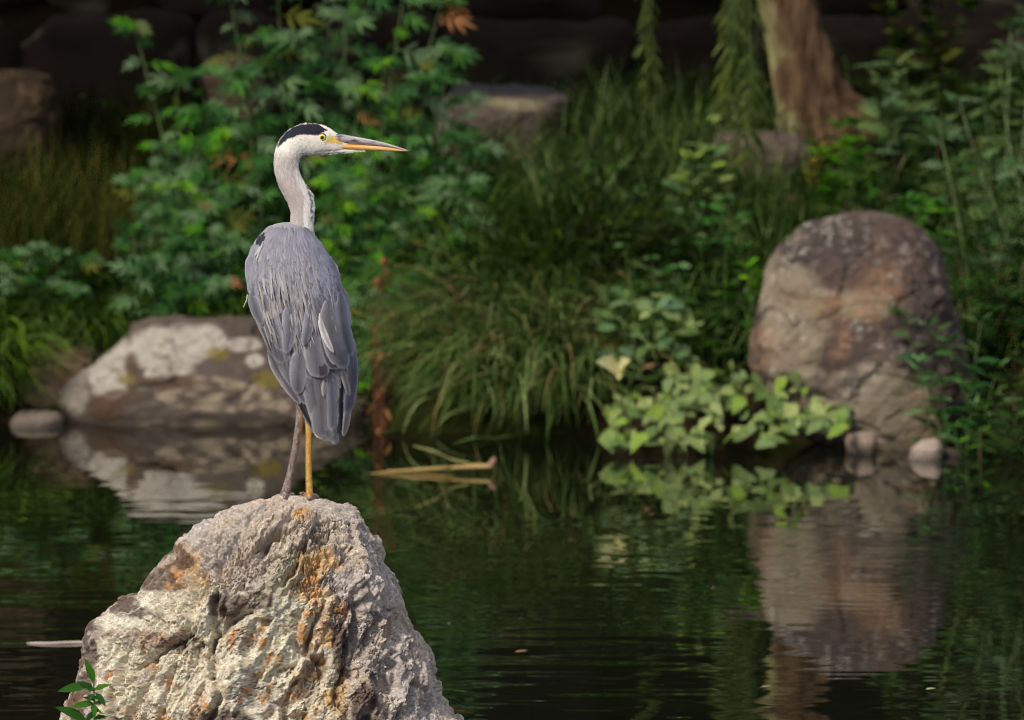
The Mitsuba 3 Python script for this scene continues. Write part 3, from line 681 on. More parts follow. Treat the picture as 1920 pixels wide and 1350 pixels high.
boulder('boulder', 'split boulder capped with pale lichen at the left waterline behind the heron',
        [(594, 330, 400, .03), (600, 268, 470, .12), (608, 246, 492, .16), (628, 232, 505, .19), (655, 205, 535, .22), (680, 178, 570, .25), (700, 148, 610, .27), (725, 116, 655, .29), (750, 104, 690, .30), (780, 108, 705, .30), (805, 120, 708, .30), (860, 130, 700, .28), (920, 140, 690, .25)],
        24.32, paint_left, 150, 300, .022, .20, 3.2, 30, lumps=.04)


def paint_brown(lo, hi, patch=(.3, .2, .1), amt=.5):
    def fn(v, u, w, n):
        c = lerp(lo, hi, n[1] * .6 + n[2] * .5)
        return lerp(c, np.array(patch) * (.7 + .6 * n[3])[:, None], smooth01(.5, .64, n[1] * .5 + n[2] * .5) * amt)
    return fn


boulder('boulder', 'brown mossy boulder under the hanging grass at the far left waterline', [(640, 60, 150, .03), (648, 40, 182, .12), (680, 26, 200, .2), (730, 20, 190, .24), (775, 24, 175, .25), (800, 30, 170, .25), (860, 40, 160, .25)], 24.42, paint_brown([.075, .05, .035], [.17, .12, .08], [.24, .16, .08], .6), 70, 120, .025, .16, 2.4, 50)
boulder('stone', 'flat pale stone lying in the water at the far left edge', [(774, 40, 80, .02), (776, 28, 104, .09), (784, 20, 112, .14), (800, 16, 116, .14), (830, 28, 106, .1)], 24.05, paint_brown([.17, .14, .12], [.30, .25, .225], [.33, .22, .14], .4), 30, 70, .012, .08, 2.6, 60, 'stone', .01)
boulder('stone', 'small rounded stone at the waterline left of the big boulder foot', [(810, 1605, 1630, .01), (814, 1592, 1642, .04), (828, 1588, 1646, .055), (846, 1590, 1644, .055), (870, 1594, 1640, .05)], 23.05, paint_brown([.17, .13, .11], [.30, .24, .20], [.36, .28, .22], .5), 30, 70, .010, .07, 2.6, 61, 'stone', .008)
boulder('stone', 'small pale pointed stone standing in the water before the big boulder', [(822, 1742, 1756, .01), (827, 1728, 1766, .035), (840, 1714, 1770, .05), (858, 1708, 1770, .055), (880, 1712, 1768, .05)], 22.88, paint_brown([.24, .19, .17], [.40, .33, .30], [.44, .38, .34], .5), 30, 70, .010, .07, 2.5, 62, 'stone', .008)
boulder('stone', 'dark low stone touching the small pale pointed stone', [(842, 1770, 1795, .01), (848, 1764, 1808, .04), (864, 1760, 1814, .05), (890, 1764, 1812, .05)], 22.95, paint_brown([.05, .04, .04], [.11, .09, .085]), 30, 60, .010, .07, 2.5, 63, 'stone', .008)
boulder('boulder', 'dark brown boulder half in shade at the upper left edge', [(136, 0, 60, .05), (146, -40, 92, .15), (175, -80, 110, .22), (215, -90, 118, .25), (262, -90, 118, .25), (330, -90, 110, .25)], 26.2, paint_brown([.022, .015, .010], [.065, .045, .03], [.13, .085, .045], .6), 60, 120, .03, .18, 2.4, 64)


def paint_flat(v, u, w, n):
    c = lerp([.08, .062, .056], [.19, .15, .132], n[1] * .6 + n[2] * .5)
    c = lerp(c, [.035, .035, .045], smooth01(182, 170, w + (n[2] - .5) * 10))
    return lerp(c, np.array([.36, .33, .20]) * (.7 + .6 * n[3])[:, None], spots(u, w, [(975, 192, 46, 10), (940, 188, 30, 8)], v, .6, 6, 5) * .8)


boulder('boulder', 'low flat topped boulder below the dark wall with a pale lichen streak', [(162, 880, 1000, .06), (168, 850, 1050, .16), (185, 832, 1072, .2), (215, 822, 1062, .22), (250, 815, 1050, .22), (320, 810, 1050, .22)], 26.5, paint_flat, 60, 130, .025, .16, 2.8, 65)
boulder('boulder', 'low grey brown boulder beneath the leaning tree trunk', [(246, 1360, 1440, .04), (253, 1340, 1500, .14), (275, 1330, 1525, .2), (320, 1335, 1530, .22), (370, 1340, 1520, .2)], 26.0, paint_brown([.085, .065, .06], [.17, .13, .115], [.21, .16, .12], .4), 50, 110, .02, .15, 2.6, 66)
boulder('stone', 'tan weathered stone showing between the bushes above the heron', [(104, 400, 455, .03), (112, 385, 480, .10), (140, 380, 495, .13), (172, 385, 495, .13), (220, 390, 490, .13)], 26.3, paint_brown([.06, .042, .03], [.14, .10, .075], [.19, .135, .09], .5), 40, 90, .02, .12, 2.6, 67, 'stone')
# dry stone wall along the top of the bank, in two stepped courses
wall = thing('stone_wall', 'dark stacked stone wall along the top of the bank', 'wall')
rng = np.random.default_rng(12)
for course, (y0, z0, z1, dp) in enumerate([(27.35, .78, 1.235, .34), (27.72, 1.20, 1.50, .30)]):
    x = -4.6 + course * .2
    while x < 5.2:
        wd = rng.uniform(.34, .85)
        box = trimesh.creation.icosphere(3 if abs(x) < 2.4 else 2, 1.0)
        p = np.array(box.vertices); p = np.sign(p) * np.abs(p) ** .5
        p = p / np.abs(p).max(0)
        p = p * [wd / 2 - .008, dp / 2, (z1 - z0) / 2 + rng.uniform(-.03, .01)] + [x + wd / 2, y0 + rng.uniform(-.05, .05), (z0 + z1) / 2]
        nn = meshkit.fbm(p * 5, 4, 77) - .5; dirn = p - p.mean(0); dirn /= np.linalg.norm(dirn, axis=1, keepdims=True)
        p = p + dirn * (nn * .24)[:, None]
        n1, n2 = meshkit.fbm(p * 7, 4, 78), meshkit.fbm(p * 30, 3, 79)
        c = lerp([.012, .009, .008], [.055, .040, .033], n1 * .7 + n2 * .5) * rng.uniform(.6, 1.15)
        c = lerp(c, [.20, .18, .12], smooth01(.64, .72, meshkit.fbm(p * 4.5, 3, 80)) * .8)
        part(wall, 'stone', mikit.ply(trimesh.Trimesh(p, box.faces, process=False), 'painted_matt', smooth=True, color=c))
        x += wd

# ------------------------------------------------------------------ plants: leaf patterns


def leaf_simple(w=.3, fold=.10, droop=.18, n=5, tipw=.0, heart=0.0):
    """One blade along +x, length 1: two halves folded along the midrib."""
    s = np.linspace(0, 1, n + 1); half = w / 2 * np.sin(np.pi * s ** .8) ** .85
    half[0] = heart * w / 2; half[-1] = .001
    z = -droop * s ** 2
    m = np.stack([s, 0 * s, z], 1)
    off = np.where(s == 0, -heart * .12, 0)
    l = np.stack([s + off, half, z + fold * half / (w / 2 + 1e-9) * w], 1); r = l * [1, -1, 1]
    v = np.vstack([m, l, r]); k = n + 1; f = []
    for i in range(n):
        f += [[i, i + 1, k + i], [i + 1, k + i + 1, k + i], [i, 2 * k + i, i + 1], [i + 1, 2 * k + i, 2 * k + i + 1]]
    return trimesh.Trimesh(v, f, process=False)


def leaf_ovate(w=.6, fold=.1, droop=.15, n=6):
    """A pointed leaf, widest near its base, with a wavy margin."""
    s = np.linspace(0, 1, n + 1); half = w / 2 * np.sin(np.pi * s ** .62) ** 1.05 * (1 + .10 * (-1.0) ** np.arange(n + 1)); half[0] = w * .12; half[-1] = .001
    m = np.stack([s, 0 * s, -droop * s ** 2], 1); off = np.where(s == 0, -.06, 0)
    l = np.stack([s + off, half, -droop * s ** 2 + fold * half * 2 + .02 * (-1.0) ** np.arange(n + 1)], 1); r_ = l * [1, -1, 1]
    k = n + 1; f = []
    for i in range(n): f += [[i, i + 1, k + i], [i + 1, k + i + 1, k + i], [i, 2 * k + i, i + 1], [i + 1, 2 * k + i, 2 * k + i + 1]]
    return trimesh.Trimesh(np.vstack([m, l, r_]), f, process=False)


def leaf_lobed(lobes, droop=.2, fold=.12, petiole=.16):
    """A cut leaf: pointed lobes fanned off a midrib."""
    out = []
    for i, (t, ang, ln, wd) in enumerate(lobes):
        m = leaf_simple(wd / ln, fold, .10, 3)
        v = np.array(m.vertices) * ln
        R = rot([0, 0, 1], ang)
        v = v @ R.T + [t, 0, .004 * (i % 3)]
        v[:, 2] -= droop * v[:, 0] ** 2 + .10 * np.abs(v[:, 1])
        out.append(trimesh.Trimesh(v, m.faces, process=False))
    v = np.array([[0, .012, 0], [0, -.012, 0], [.62, .012, -droop * .35], [.62, -.012, -droop * .35]])
    out.append(trimesh.Trimesh(v, [[0, 1, 2], [1, 3, 2]], process=False))
    return joined(out)


L5 = [(.42, 0, .58, .125), (.38, 30, .50, .105), (.38, -32, .50, .105), (.22, 54, .44, .10), (.22, -51, .44, .10), (.10, 70, .26, .07), (.10, -72, .26, .07)]
LOBED = [leaf_lobed(L5), leaf_lobed([(.44, 4, .56, .135), (.36, 36, .46, .115), (.38, -30, .52, .115), (.2, 58, .40, .10), (.22, -56, .42, .10)], .32), leaf_lobed([(.42, -5, .58, .115), (.42, 27, .46, .10), (.34, -36, .50, .105), (.26, 48, .44, .09), (.18, -60, .36, .09), (.12, 70, .26, .07)], .12)]
FEATHERY = [leaf_lobed([(.55, 0, .45, .10), (.5, 40, .3, .09), (.5, -40, .3, .09), (.35, 48, .34, .09), (.35, -48, .34, .09), (.2, 55, .3, .08), (.2, -55, .3, .08)], .25), leaf_lobed([(.55, 5, .45, .09), (.5, 45, .28, .08), (.46, -42, .3, .08), (.33, 50, .32, .08), (.3, -52, .32, .08)], .1)]
LANCE = [leaf_simple(.24, .12, .22), leaf_simple(.28, .16, .38), leaf_simple(.22, .10, .08)]
OVAL = [leaf_simple(.55, .08, .16, 5, heart=.25), leaf_simple(.62, .12, .26, 5, heart=.3), leaf_simple(.5, .10, .1, 5, heart=.2)]
BROAD = [leaf_ovate(.66, .10, .18), leaf_ovate(.74, .16, .32), leaf_ovate(.58, .22, .10)]
PLY = {}


def leaf_entry(mesh, mat, M):
    key = (id(mesh), mat)
    if key not in PLY: PLY[key] = mikit.ply(mesh, mat, smooth=40)
    return {**PLY[key], 'to_world': T(M.tolist())}


def frame(pos, d, up, size):
    d = d / np.linalg.norm(d); n = up - d * (up @ d); n /= np.linalg.norm(n) + 1e-9
    M = np.eye(4); M[:3, 0] = d * size; M[:3, 1] = np.cross(n, d) * size; M[:3, 2] = n * size; M[:3, 3] = pos
    return M


def stem_path(base, tip, bow, n=9):
    t = np.linspace(0, 1, n)[:, None]
    return base + (tip - base) * t + bow * np.sin(np.pi * t * .5) * (1 - t) + np.array([0, 0, 0])


def shrub(name, label, cat, px, Y, tips, leaves, mats, size, per, stem='green_stem', seed=0, rise=.35, start=.12, r0=.006, spread=.10, taper=.55, group=None, weights=None, face=(-1.1, .05)):
    """Stems from one foot to tips given as (px, py, dY); leaves in turn all round each stem."""
    rng = np.random.default_rng(seed)
    key = thing(name, label, cat, group)
    x0 = (px - 960) * Y / FOCAL
    for (tx, ty, dY) in tips:
        b = np.array([x0 + rng.uniform(-1, 1) * spread, Y + rng.uniform(-.5, .5) * spread, 0.0]); b[2] = float(ground_z(b[0], b[1])) - .03
        tp = at(tx, ty, Y + dY)
        path = stem_path(b, tp, np.array([rng.uniform(-.06, .06), rng.uniform(-.06, .06), .12 * np.linalg.norm(tp[:2] - b[:2])]))
        part(key, 'stem', mikit.ply(tube(path, np.linspace(r0, r0 * .35, len(path)), 5), stem, smooth=True))
        a0 = rng.uniform(0, 6.28); seg = np.linspace(0, 1, len(path))
        ax = tp - b; ax /= np.linalg.norm(ax)
        for i in range(int(per * 1.5)):
            t = start + (1 - start) * (i + rng.uniform(0, .8)) / per
            pos = np.array([np.interp(t, seg, path[:, c]) for c in range(3)])
            az = a0 + i * 2.4 + rng.uniform(-.4, .4)
            d = np.array([math.cos(az), math.sin(az), rise * (1 if t < .9 else 2.2) + rng.uniform(-.35, .35)])
            if rng.uniform() < .45: d[1] = -abs(d[1])                    # leaves reach out over the water, to the open side
            up = np.array([rng.uniform(-.5, .5), rng.uniform(*face), 1.0])
            sz = size * 1.55 * (.42 + .95 * rng.beta(2, 2.2)) * (1 - (1 - taper) * t)
            m = rng.choice(len(mats), p=weights)
            part(key, 'leaf', leaf_entry(leaves[rng.integers(len(leaves))], mats[m], frame(pos + ax * 0, d, up, sz)))
    return key


MUG = MUG + [RUST[2], OLIVE[2]]
W1 = np.array([3, 3, 2.5, 2.5, .8, .5, 2, 2.5, .05, .6]); W1 /= W1.sum()
W2 = np.array([2.5, 2, 1.2, 2.5, 1.8, 1.0, 1.4, 2, .05, .6]); W2 /= W2.sum()
W3 = np.array([2, 2, 3, 2.4, .2, .1, 3, 3, .07, .4]); W3 /= W3.sum()
shrub('mugwort', 'tall mugwort bush rising behind the back of the heron head', 'bush', 400, 24.95, [(250, 40, .3), (330, 150, .1), (370, 130, -.1), (300, 270, -.1), (380, 200, -.2), (430, 240, -.3), (340, 340, -.3), (280, 320, 0)], LOBED, MUG, .125, 19, seed=1, weights=W2, spread=.22, rise=-.05, face=(-2.4, -.3))
shrub('mugwort', 'tallest mugwort bush reaching out of the top of the frame above the heron', 'bush', 560, 25.15, [(430, -20, .1), (520, -30, 0), (600, -40, .1), (560, 60, -.1), (480, 70, -.1), (650, 20, 0), (700, -30, .1), (440, 130, -.2)], LOBED, MUG, .135, 24, seed=2, weights=W3, spread=.22, rise=-.05, face=(-2.4, -.3))
shrub('mugwort', 'leafy mugwort bush directly above the heron beak', 'bush', 740, 25.05, [(760, -30, .1), (830, 0, .1), (850, 90, 0), (800, 140, -.1), (720, 110, -.2), (680, 160, -.2), (870, 180, 0)], LOBED, MUG, .13, 24, seed=3, weights=W1, spread=.2, rise=-.05, face=(-2.4, -.3))
shrub('mugwort', 'bright green mugwort just below the heron beak', 'bush', 690, 24.75, [(640, 250, 0), (700, 270, -.1), (760, 260, -.1), (810, 300, 0), (620, 330, -.2), (720, 360, -.2), (780, 400, -.3)], LOBED, MUG, .12, 22, seed=4, weights=W2, spread=.2, rise=-.05, face=(-2.4, -.3))
shrub('mugwort', 'grey green mugwort right of the heron wing and beside the sedge', 'bush', 800, 24.6, [(860, 250, .1), (900, 270, .1), (870, 340, 0), (900, 410, -.1), (840, 440, -.2), (800, 500, -.3), (860, 520, -.3)], LOBED, MUG, .125, 20, seed=5, weights=W3, spread=.18, rise=-.05, face=(-2.4, -.3))
shrub('mugwort', 'shaded mugwort left of the heron neck', 'bush', 430, 24.75, [(330, 400, -.2), (380, 380, -.2), (440, 350, -.2), (480, 300, -.1), (360, 460, -.3), (430, 450, -.3), (300, 440, -.1)], LOBED, MUG, .115, 20, seed=6, weights=W1, spread=.2, rise=-.05, face=(-2.4, -.3))
shrub('mugwort', 'low grey green mugwort patch at the left edge above the brown boulder', 'bush', 60, 24.75, [(20, 470, -.1), (70, 455, -.1), (120, 470, -.1), (160, 480, -.1), (40, 520, -.2), (110, 530, -.2), (150, 540, -.2), (0, 540, -.2)], LOBED, MUG, .10, 16, seed=7, weights=W3, spread=.2, rise=-.05, face=(-2.4, -.3))
shrub('mugwort', 'small mugwort between the heron tail and the red dried stalks', 'bush', 720, 24.3, [(690, 480, 0), (720, 540, -.05), (760, 520, -.05), (680, 600, -.1), (800, 560, -.1), (740, 620, -.1)], LOBED, MUG, .08, 11, seed=8, weights=W1, spread=.12, rise=-.05, face=(-2.4, -.3))

shrub('mugwort', 'mugwort with big drooping leaves between the heron back and the hanging grass', 'bush', 330, 24.6, [(240, 330, -.1), (290, 380, -.1), (250, 420, -.15), (330, 450, -.2), (390, 430, -.2), (420, 520, -.25), (350, 540, -.25), (280, 480, -.2)], LOBED, MUG, .105, 18, seed=9, weights=W3, spread=.2, rise=-.05, face=(-2.4, -.3))
shrub('mugwort', 'mugwort showing between the heron neck and the grey green mugwort', 'bush', 640, 24.7, [(610, 300, 0), (660, 380, -.1), (700, 420, -.15), (640, 440, -.15), (760, 450, -.2), (600, 380, -.1), (680, 500, -.25)], LOBED, MUG, .105, 18, seed=10, weights=W2, spread=.2, rise=-.05, face=(-2.4, -.3))
# pale broad-leaved creeper at the waterline
ck = thing('creeper', 'pale green broad leaved plant trailing over the water left of the big boulder', 'plant')
rng = np.random.default_rng(20)
COUNT_L = 0
mound = []
for i in range(250):
    u = rng.uniform(1138, 1594); topw = np.interp(u, [1130, 1180, 1260, 1380, 1440, 1490, 1540, 1575, 1610], [760, 735, 695, 685, 672, 672, 722, 748, 785]); bot = np.interp(u, [1130, 1250, 1400, 1500, 1560, 1610], [835, 845, 835, 830, 815, 800])
    t = rng.uniform() ** .85; w = topw + (bot - topw) * t
    Yl = np.interp(t, [0, 1], [23.45, 22.9]) - .12 * smooth01(1420, 1500, u) + rng.uniform(-.06, .06)
    mound.append((u, w, Yl, .057 * rng.uniform(.45, 1.4)))
for i in range(50):
    u = rng.uniform(1130, 1300); w = rng.uniform(545, 700); mound.append((u, w, 23.75 - (w - 545) * .001 + rng.uniform(-.05, .05), .075 * rng.uniform(.7, 1.2)))
for u, w, Yl, sz in mound:
    p = at(u, w, Yl); p[2] = max(p[2], .02)
    az = rng.uniform(0, 2 * np.pi)
    d = np.array([math.cos(az), -.35 + .6 * math.sin(az), rng.uniform(-1.0, .3)]); upv = np.array([rng.uniform(-.8, .8), -.8 + rng.uniform(-.6, .6), 1.0])
    low = w < 690 and u < 1290
    part(ck, 'leaf', leaf_entry(BROAD[rng.integers(3)] if not low else OVAL[rng.integers(3)], SAGE[rng.integers(6)] if not low or rng.uniform() < .35 else (MUG[2], MUG[6], SAGE[3])[rng.integers(3)], frame(p - d * sz * .5, d, upv, sz)))
for i in range(18):
    u = rng.uniform(1160, 1570); b = np.array([(u - 960) * 23.6 / FOCAL, 23.6, .1]); e = at(u + rng.uniform(-60, 60), rng.uniform(700, 810), 23.15)
    part(ck, 'stem', mikit.ply(tube(stem_path(b, e, np.array([0, 0, .12])), np.linspace(.004, .002, 9), 5), 'green_stem', smooth=True))
for (bu_, bw_), (eu, ew), sz in [((1160, 690), (1112, 668), .1), ((1160, 690), (1185, 662), .075), ((1158, 690), (1162, 722), .062)]:
    p, e = at(bu_, bw_, 22.95), at(eu, ew, 22.85); d = e - p
    kk = part(ck, 'leaf', leaf_entry(BROAD[0], CREAM[0] if sz > .07 else CREAM[1], frame(p, d, np.array([0, -1.3, .8]), sz)))
    labels[kk] = {'label': 'cream coloured leaf at the left end of the creeper'}
part(ck, 'stem', mikit.ply(tube(curve([at(1180, 800, 23.1), at(1165, 740, 23.0), at(1160, 690, 22.95)], 9), .003, 5), 'green_stem', smooth=True))

shrub('sapling', 'pale green sapling standing left of the tree trunk', 'plant', 1320, 25.2, [(1320, 232, 0), (1300, 300, -.05), (1335, 290, .05), (1310, 370, -.05)], OVAL, [SAGE[1], SAGE[3], SAGE[4], MUG[2]], .09, 10, seed=30, rise=.4, start=.4)
shrub('young_plant', 'bright green young plant in front of the tree foot', 'plant', 1575, 25.5, [(1565, 235, 0), (1605, 230, .05), (1590, 270, -.05), (1540, 290, 0), (1620, 320, -.1), (1560, 340, -.1)], OVAL, BRIGHT, .075, 12, seed=31, start=.25)
shrub('broadleaf_herb', 'herb with long pale leaves right of the tree trunk', 'plant', 1690, 25.9, [(1675, 125, 0), (1700, 130, 0), (1660, 160, 0), (1720, 180, 0), (1650, 205, -.1), (1690, 210, -.1)], LANCE, [SAGE[3], SAGE[1], MUG[2], MUG[6]], .13, 11, seed=32, start=.45)
shrub('feathery_bush', 'tall feathery bush with pale stems at the right edge', 'bush', 1900, 24.3, [(1800, 195, 0), (1845, 175, .05), (1895, 50, .1), (1760, 240, 0), (1870, 110, .1), (1935, 30, .1), (1830, 300, -.1), (1905, 260, -.1)], FEATHERY, [MUG[2], MUG[6], MUG[7], SAGE[3], SAGE[3], DARKG[3]], .10, 30, 'pale_stem', 33, start=.2, spread=.16)
shrub('dark_bush', 'dark green bush filling the slope behind the big boulder', 'bush', 1720, 25.0, [(1640, 270, 0), (1700, 280, 0), (1760, 260, 0), (1800, 330, -.1), (1680, 350, -.1), (1740, 390, -.2), (1620, 380, -.1), (1840, 420, -.2), (1850, 300, 0)], LOBED, DARKG + [MUG[3], MUG[0]], .11, 24, 'brown_stem', 34, spread=.3)
shrub('dark_bush', 'deep green bush beside the right flank of the big boulder', 'bush', 1870, 23.9, [(1790, 470, .1), (1830, 450, .1), (1880, 440, 0), (1920, 480, 0), (1840, 540, -.1), (1890, 560, -.2), (1930, 580, -.1), (1800, 560, 0)], FEATHERY, DARKG + [MUG[3], MUG[0]], .12, 22, 'brown_stem', 35, spread=.2)
shrub('fern_weed', 'leafy weed arching over the right face of the big boulder', 'plant', 1850, 23.2, [(1690, 590, -.1), (1740, 610, -.1), (1780, 640, -.15), (1720, 680, -.2), (1770, 720, -.2), (1840, 600, 0), (1870, 690, -.1), (1830, 760, -.2)], LANCE, [MUG[0], MUG[1], MUG[2], DARKG[3], MUG[7]], .075, 18, 'green_stem', 36, start=.25, spread=.12)
shrub('dark_bush', 'dark trailing bush overhanging the water at the right edge', 'bush', 1910, 22.95, [(1860, 740, 0), (1900, 720, 0), (1940, 700, 0), (1840, 800, -.1), (1880, 820, -.2), (1920, 850, -.3), (1900, 790, -.2), (1950, 800, -.2)], FEATHERY + LANCE[:1], DARKG + [MUG[3]], .10, 20, 'brown_stem', 37, spread=.15)
shrub('small_weed', 'small bright weed at the foot of the big boulder right side', 'plant', 1820, 22.95, [(1790, 800, 0), (1815, 790, 0), (1840, 810, 0), (1800, 830, -.05)], LANCE, [MUG[1], MUG[4], MUG[0]], .05, 10, 'green_stem', 38, spread=.05)
shrub('ivy_weed', 'dark leafy weed in the grass left of the big boulder', 'plant', 1370, 24.0, [(1330, 560, 0), (1370, 540, 0), (1400, 590, 0), (1310, 610, -.05), (1380, 640, -.1), (1350, 600, -.1), (1400, 520, .1)], OVAL, DARKG + [MUG[0], MUG[3], MUG[4]], .065, 16, 'green_stem', 39, spread=.12)
shrub('ivy_weed', 'yellow green seedling leaning against the left top of the big boulder', 'plant', 1410, 23.9, [(1402, 500, -.2), (1425, 515, -.2)], OVAL, [BRIGHT[3], BRIGHT[1]], .065, 4, 'green_stem', 40, spread=.02, start=.75)
shrub('young_plant', 'bright green weed on top of the slope right above the big boulder', 'plant', 1700, 24.3, [(1700, 375, -.1), (1740, 385, -.1), (1770, 400, -.1), (1720, 400, -.2)], LANCE, [BRIGHT[2], BRIGHT[0], MUG[4], MUG[1]], .075, 12, 'green_stem', 41, start=.4)
shrub('leafy_tree_shoot', 'yellow green leafy shoot hanging in the dark upper right corner', 'plant', 1720, 26.6, [(1660, 20, 0), (1700, -20, 0), (1740, 30, 0), (1770, -30, 0), (1690, 80, 0), (1820, 10, 0), (1860, -20, 0)], OVAL, OLIVE + DARKG[:2], .075, 24, 'brown_stem', 42, start=.3, spread=.2)
LW = [MUG[0], MUG[1], MUG[3], MUG[7], DARKG[2], DARKG[3], MUG[2]]
shrub('weedy_shrub', 'low leafy shrub in the grass right of the beak tip', 'bush', 960, 25.1, [(890, 300, 0), (940, 290, .1), (990, 300, .1), (1030, 330, 0), (960, 360, -.1), (900, 370, -.1), (1010, 390, -.1), (930, 420, -.2)], LANCE + LOBED[:1], LW, .062, 18, 'green_stem', 70, spread=.2, face=(-2.2, -.2), rise=0)
shrub('weedy_shrub', 'low leafy shrub in the middle of the grassy slope', 'bush', 1130, 25.0, [(1060, 330, .1), (1110, 300, .1), (1160, 310, .1), (1200, 350, 0), (1090, 390, -.1), (1150, 400, -.1), (1210, 420, -.1), (1100, 440, -.2)], LANCE + OVAL[:1], LW, .058, 18, 'green_stem', 71, spread=.2, face=(-2.2, -.2), rise=0)
shrub('weedy_shrub', 'leafy shrub on the slope between the pale sapling and the big boulder', 'bush', 1320, 24.7, [(1260, 390, .1), (1310, 380, .1), (1360, 370, .1), (1400, 400, .1), (1280, 450, 0), (1340, 450, 0), (1390, 460, 0), (1250, 500, -.1)], OVAL[:2] + LOBED[:1], LW, .058, 18, 'green_stem', 72, spread=.2, face=(-2.2, -.2), rise=0)
shrub('weedy_shrub', 'dark leafy shrub above the creeper left column', 'bush', 1200, 24.2, [(1120, 480, .1), (1170, 460, .1), (1220, 480, .1), (1270, 500, 0), (1140, 540, -.05), (1200, 530, -.05), (1280, 560, -.1)], OVAL[:2] + LANCE[:1], LW, .052, 16, 'green_stem', 73, spread=.15, face=(-2.2, -.2), rise=0)
fl = thing('yellow_flower', 'small yellow flower spike beside the bright green young plant', 'flower')
for (a_, b_) in [((1530, 340), (1536, 272)), ((1522, 345), (1520, 300))]:
    p0, p1 = at(*a_, 25.45), at(*b_, 25.4)
    part(fl, 'stem', mikit.ply(tube(stem_path(p0 - [0, 0, .2], p1, np.zeros(3)), .003, 5), 'green_stem', smooth=True))
    for i in range(9):
        p = p0 + (p1 - p0) * (i / 8); az = i * 2.4
        part(fl, 'petal', leaf_entry(OVAL[0], YELLOW[i % 2], frame(p, np.array([math.cos(az), math.sin(az), .3]), np.array([0, -.4, 1.0]), .03)))
dk = shrub('dried_dock', 'dried reddish brown stalks standing between heron and sedge', 'plant', 712, 23.82, [(708, 520, 0), (722, 480, .02), (700, 610, -.05), (735, 580, 0), (716, 660, -.05)], LANCE, RUST, .045, 12, 'red_stem', 43, start=.1, spread=.05, r0=.0045, rise=-.5)


# ------------------------------------------------------------------ grasses
def blades(roots, az, L, wd, th0, th1, cols, rng, K=7):
    n = len(roots); s = np.linspace(0, 1, K)
    th = th0[:, None] + (th1 - th0)[:, None] * s[None, :] ** 1.3
    ds = L[:, None] / (K - 1)
    hx = np.cumsum(np.sin(th) * ds, 1) - (np.sin(th) * ds)[:, :1]; hz = np.cumsum(np.cos(th) * ds, 1) - (np.cos(th) * ds)[:, :1]
    d = np.stack([np.cos(az), np.sin(az), 0 * az], -1); side = np.stack([-np.sin(az), np.cos(az), 0 * az], -1)
    tw = rng.uniform(-.5, .5, n)
    side = side * np.cos(tw)[:, None] + np.array([0, 0, 1.0]) * np.sin(tw)[:, None]
    c = roots[:, None] + d[:, None] * hx[..., None] + np.array([0, 0, 1.0]) * hz[..., None]
    half = (wd[:, None] / 2 * np.minimum(1, (1.02 - s[None, :]) * 2.4) * np.minimum(1, .4 + s * 3))
    v = np.stack([c - side[:, None] * half[..., None], c + side[:, None] * half[..., None]], 2).reshape(n, 2 * K, 3)
    i = np.arange(K - 1) * 2
    f1 = np.vstack([np.stack([i, i + 1, i + 2], 1), np.stack([i + 1, i + 3, i + 2], 1)])
    f = (f1[None] + (np.arange(n) * 2 * K)[:, None, None]).reshape(-1, 3)
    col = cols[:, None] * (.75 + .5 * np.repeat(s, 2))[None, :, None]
    return v.reshape(-1, 3), f, col.reshape(-1, 3)


def grass(name, label, n, region, L, wd, th0, th1, palette, seed, lean=None, zfloor=None, cat='grass'):
    """Region: function(rng, n) -> x, y of the roots. lean: favoured heading in degrees and its spread."""
    rng = np.random.default_rng(seed)
    x, y = region(rng, n)
    keep = ground_z(x, y) > -.12
    x, y = x[keep], y[keep]; n = len(x)
    z = ground_z(x, y) - .02
    az = rng.uniform(0, 2 * np.pi, n) if lean is None else np.radians(lean[0] + rng.normal(0, lean[1], n))
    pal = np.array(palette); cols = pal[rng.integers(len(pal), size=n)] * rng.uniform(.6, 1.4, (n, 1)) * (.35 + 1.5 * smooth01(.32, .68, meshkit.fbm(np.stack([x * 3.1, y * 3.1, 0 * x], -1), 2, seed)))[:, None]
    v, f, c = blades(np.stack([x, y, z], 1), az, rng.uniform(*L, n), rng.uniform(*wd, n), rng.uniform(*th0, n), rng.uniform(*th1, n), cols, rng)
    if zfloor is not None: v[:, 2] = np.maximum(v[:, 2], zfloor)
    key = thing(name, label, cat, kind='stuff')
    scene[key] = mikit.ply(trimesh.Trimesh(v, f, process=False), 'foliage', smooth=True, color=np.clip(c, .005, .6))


def rect_px(u0, u1, Y0, Y1): return lambda r, n: ((lambda y: ((r.uniform(u0, u1, n) - 960) * y / FOCAL, y))(r.uniform(Y0, Y1, n)))


def clumps_px(cs, sd): return lambda r, n: (lambda k, y: ((np.array([c[0] for c in cs])[k] - 960) * np.array([c[1] for c in cs])[k] / FOCAL + r.normal(0, sd, n), np.array([c[1] for c in cs])[k] + r.normal(0, sd, n)))(r.integers(len(cs), size=n), None)


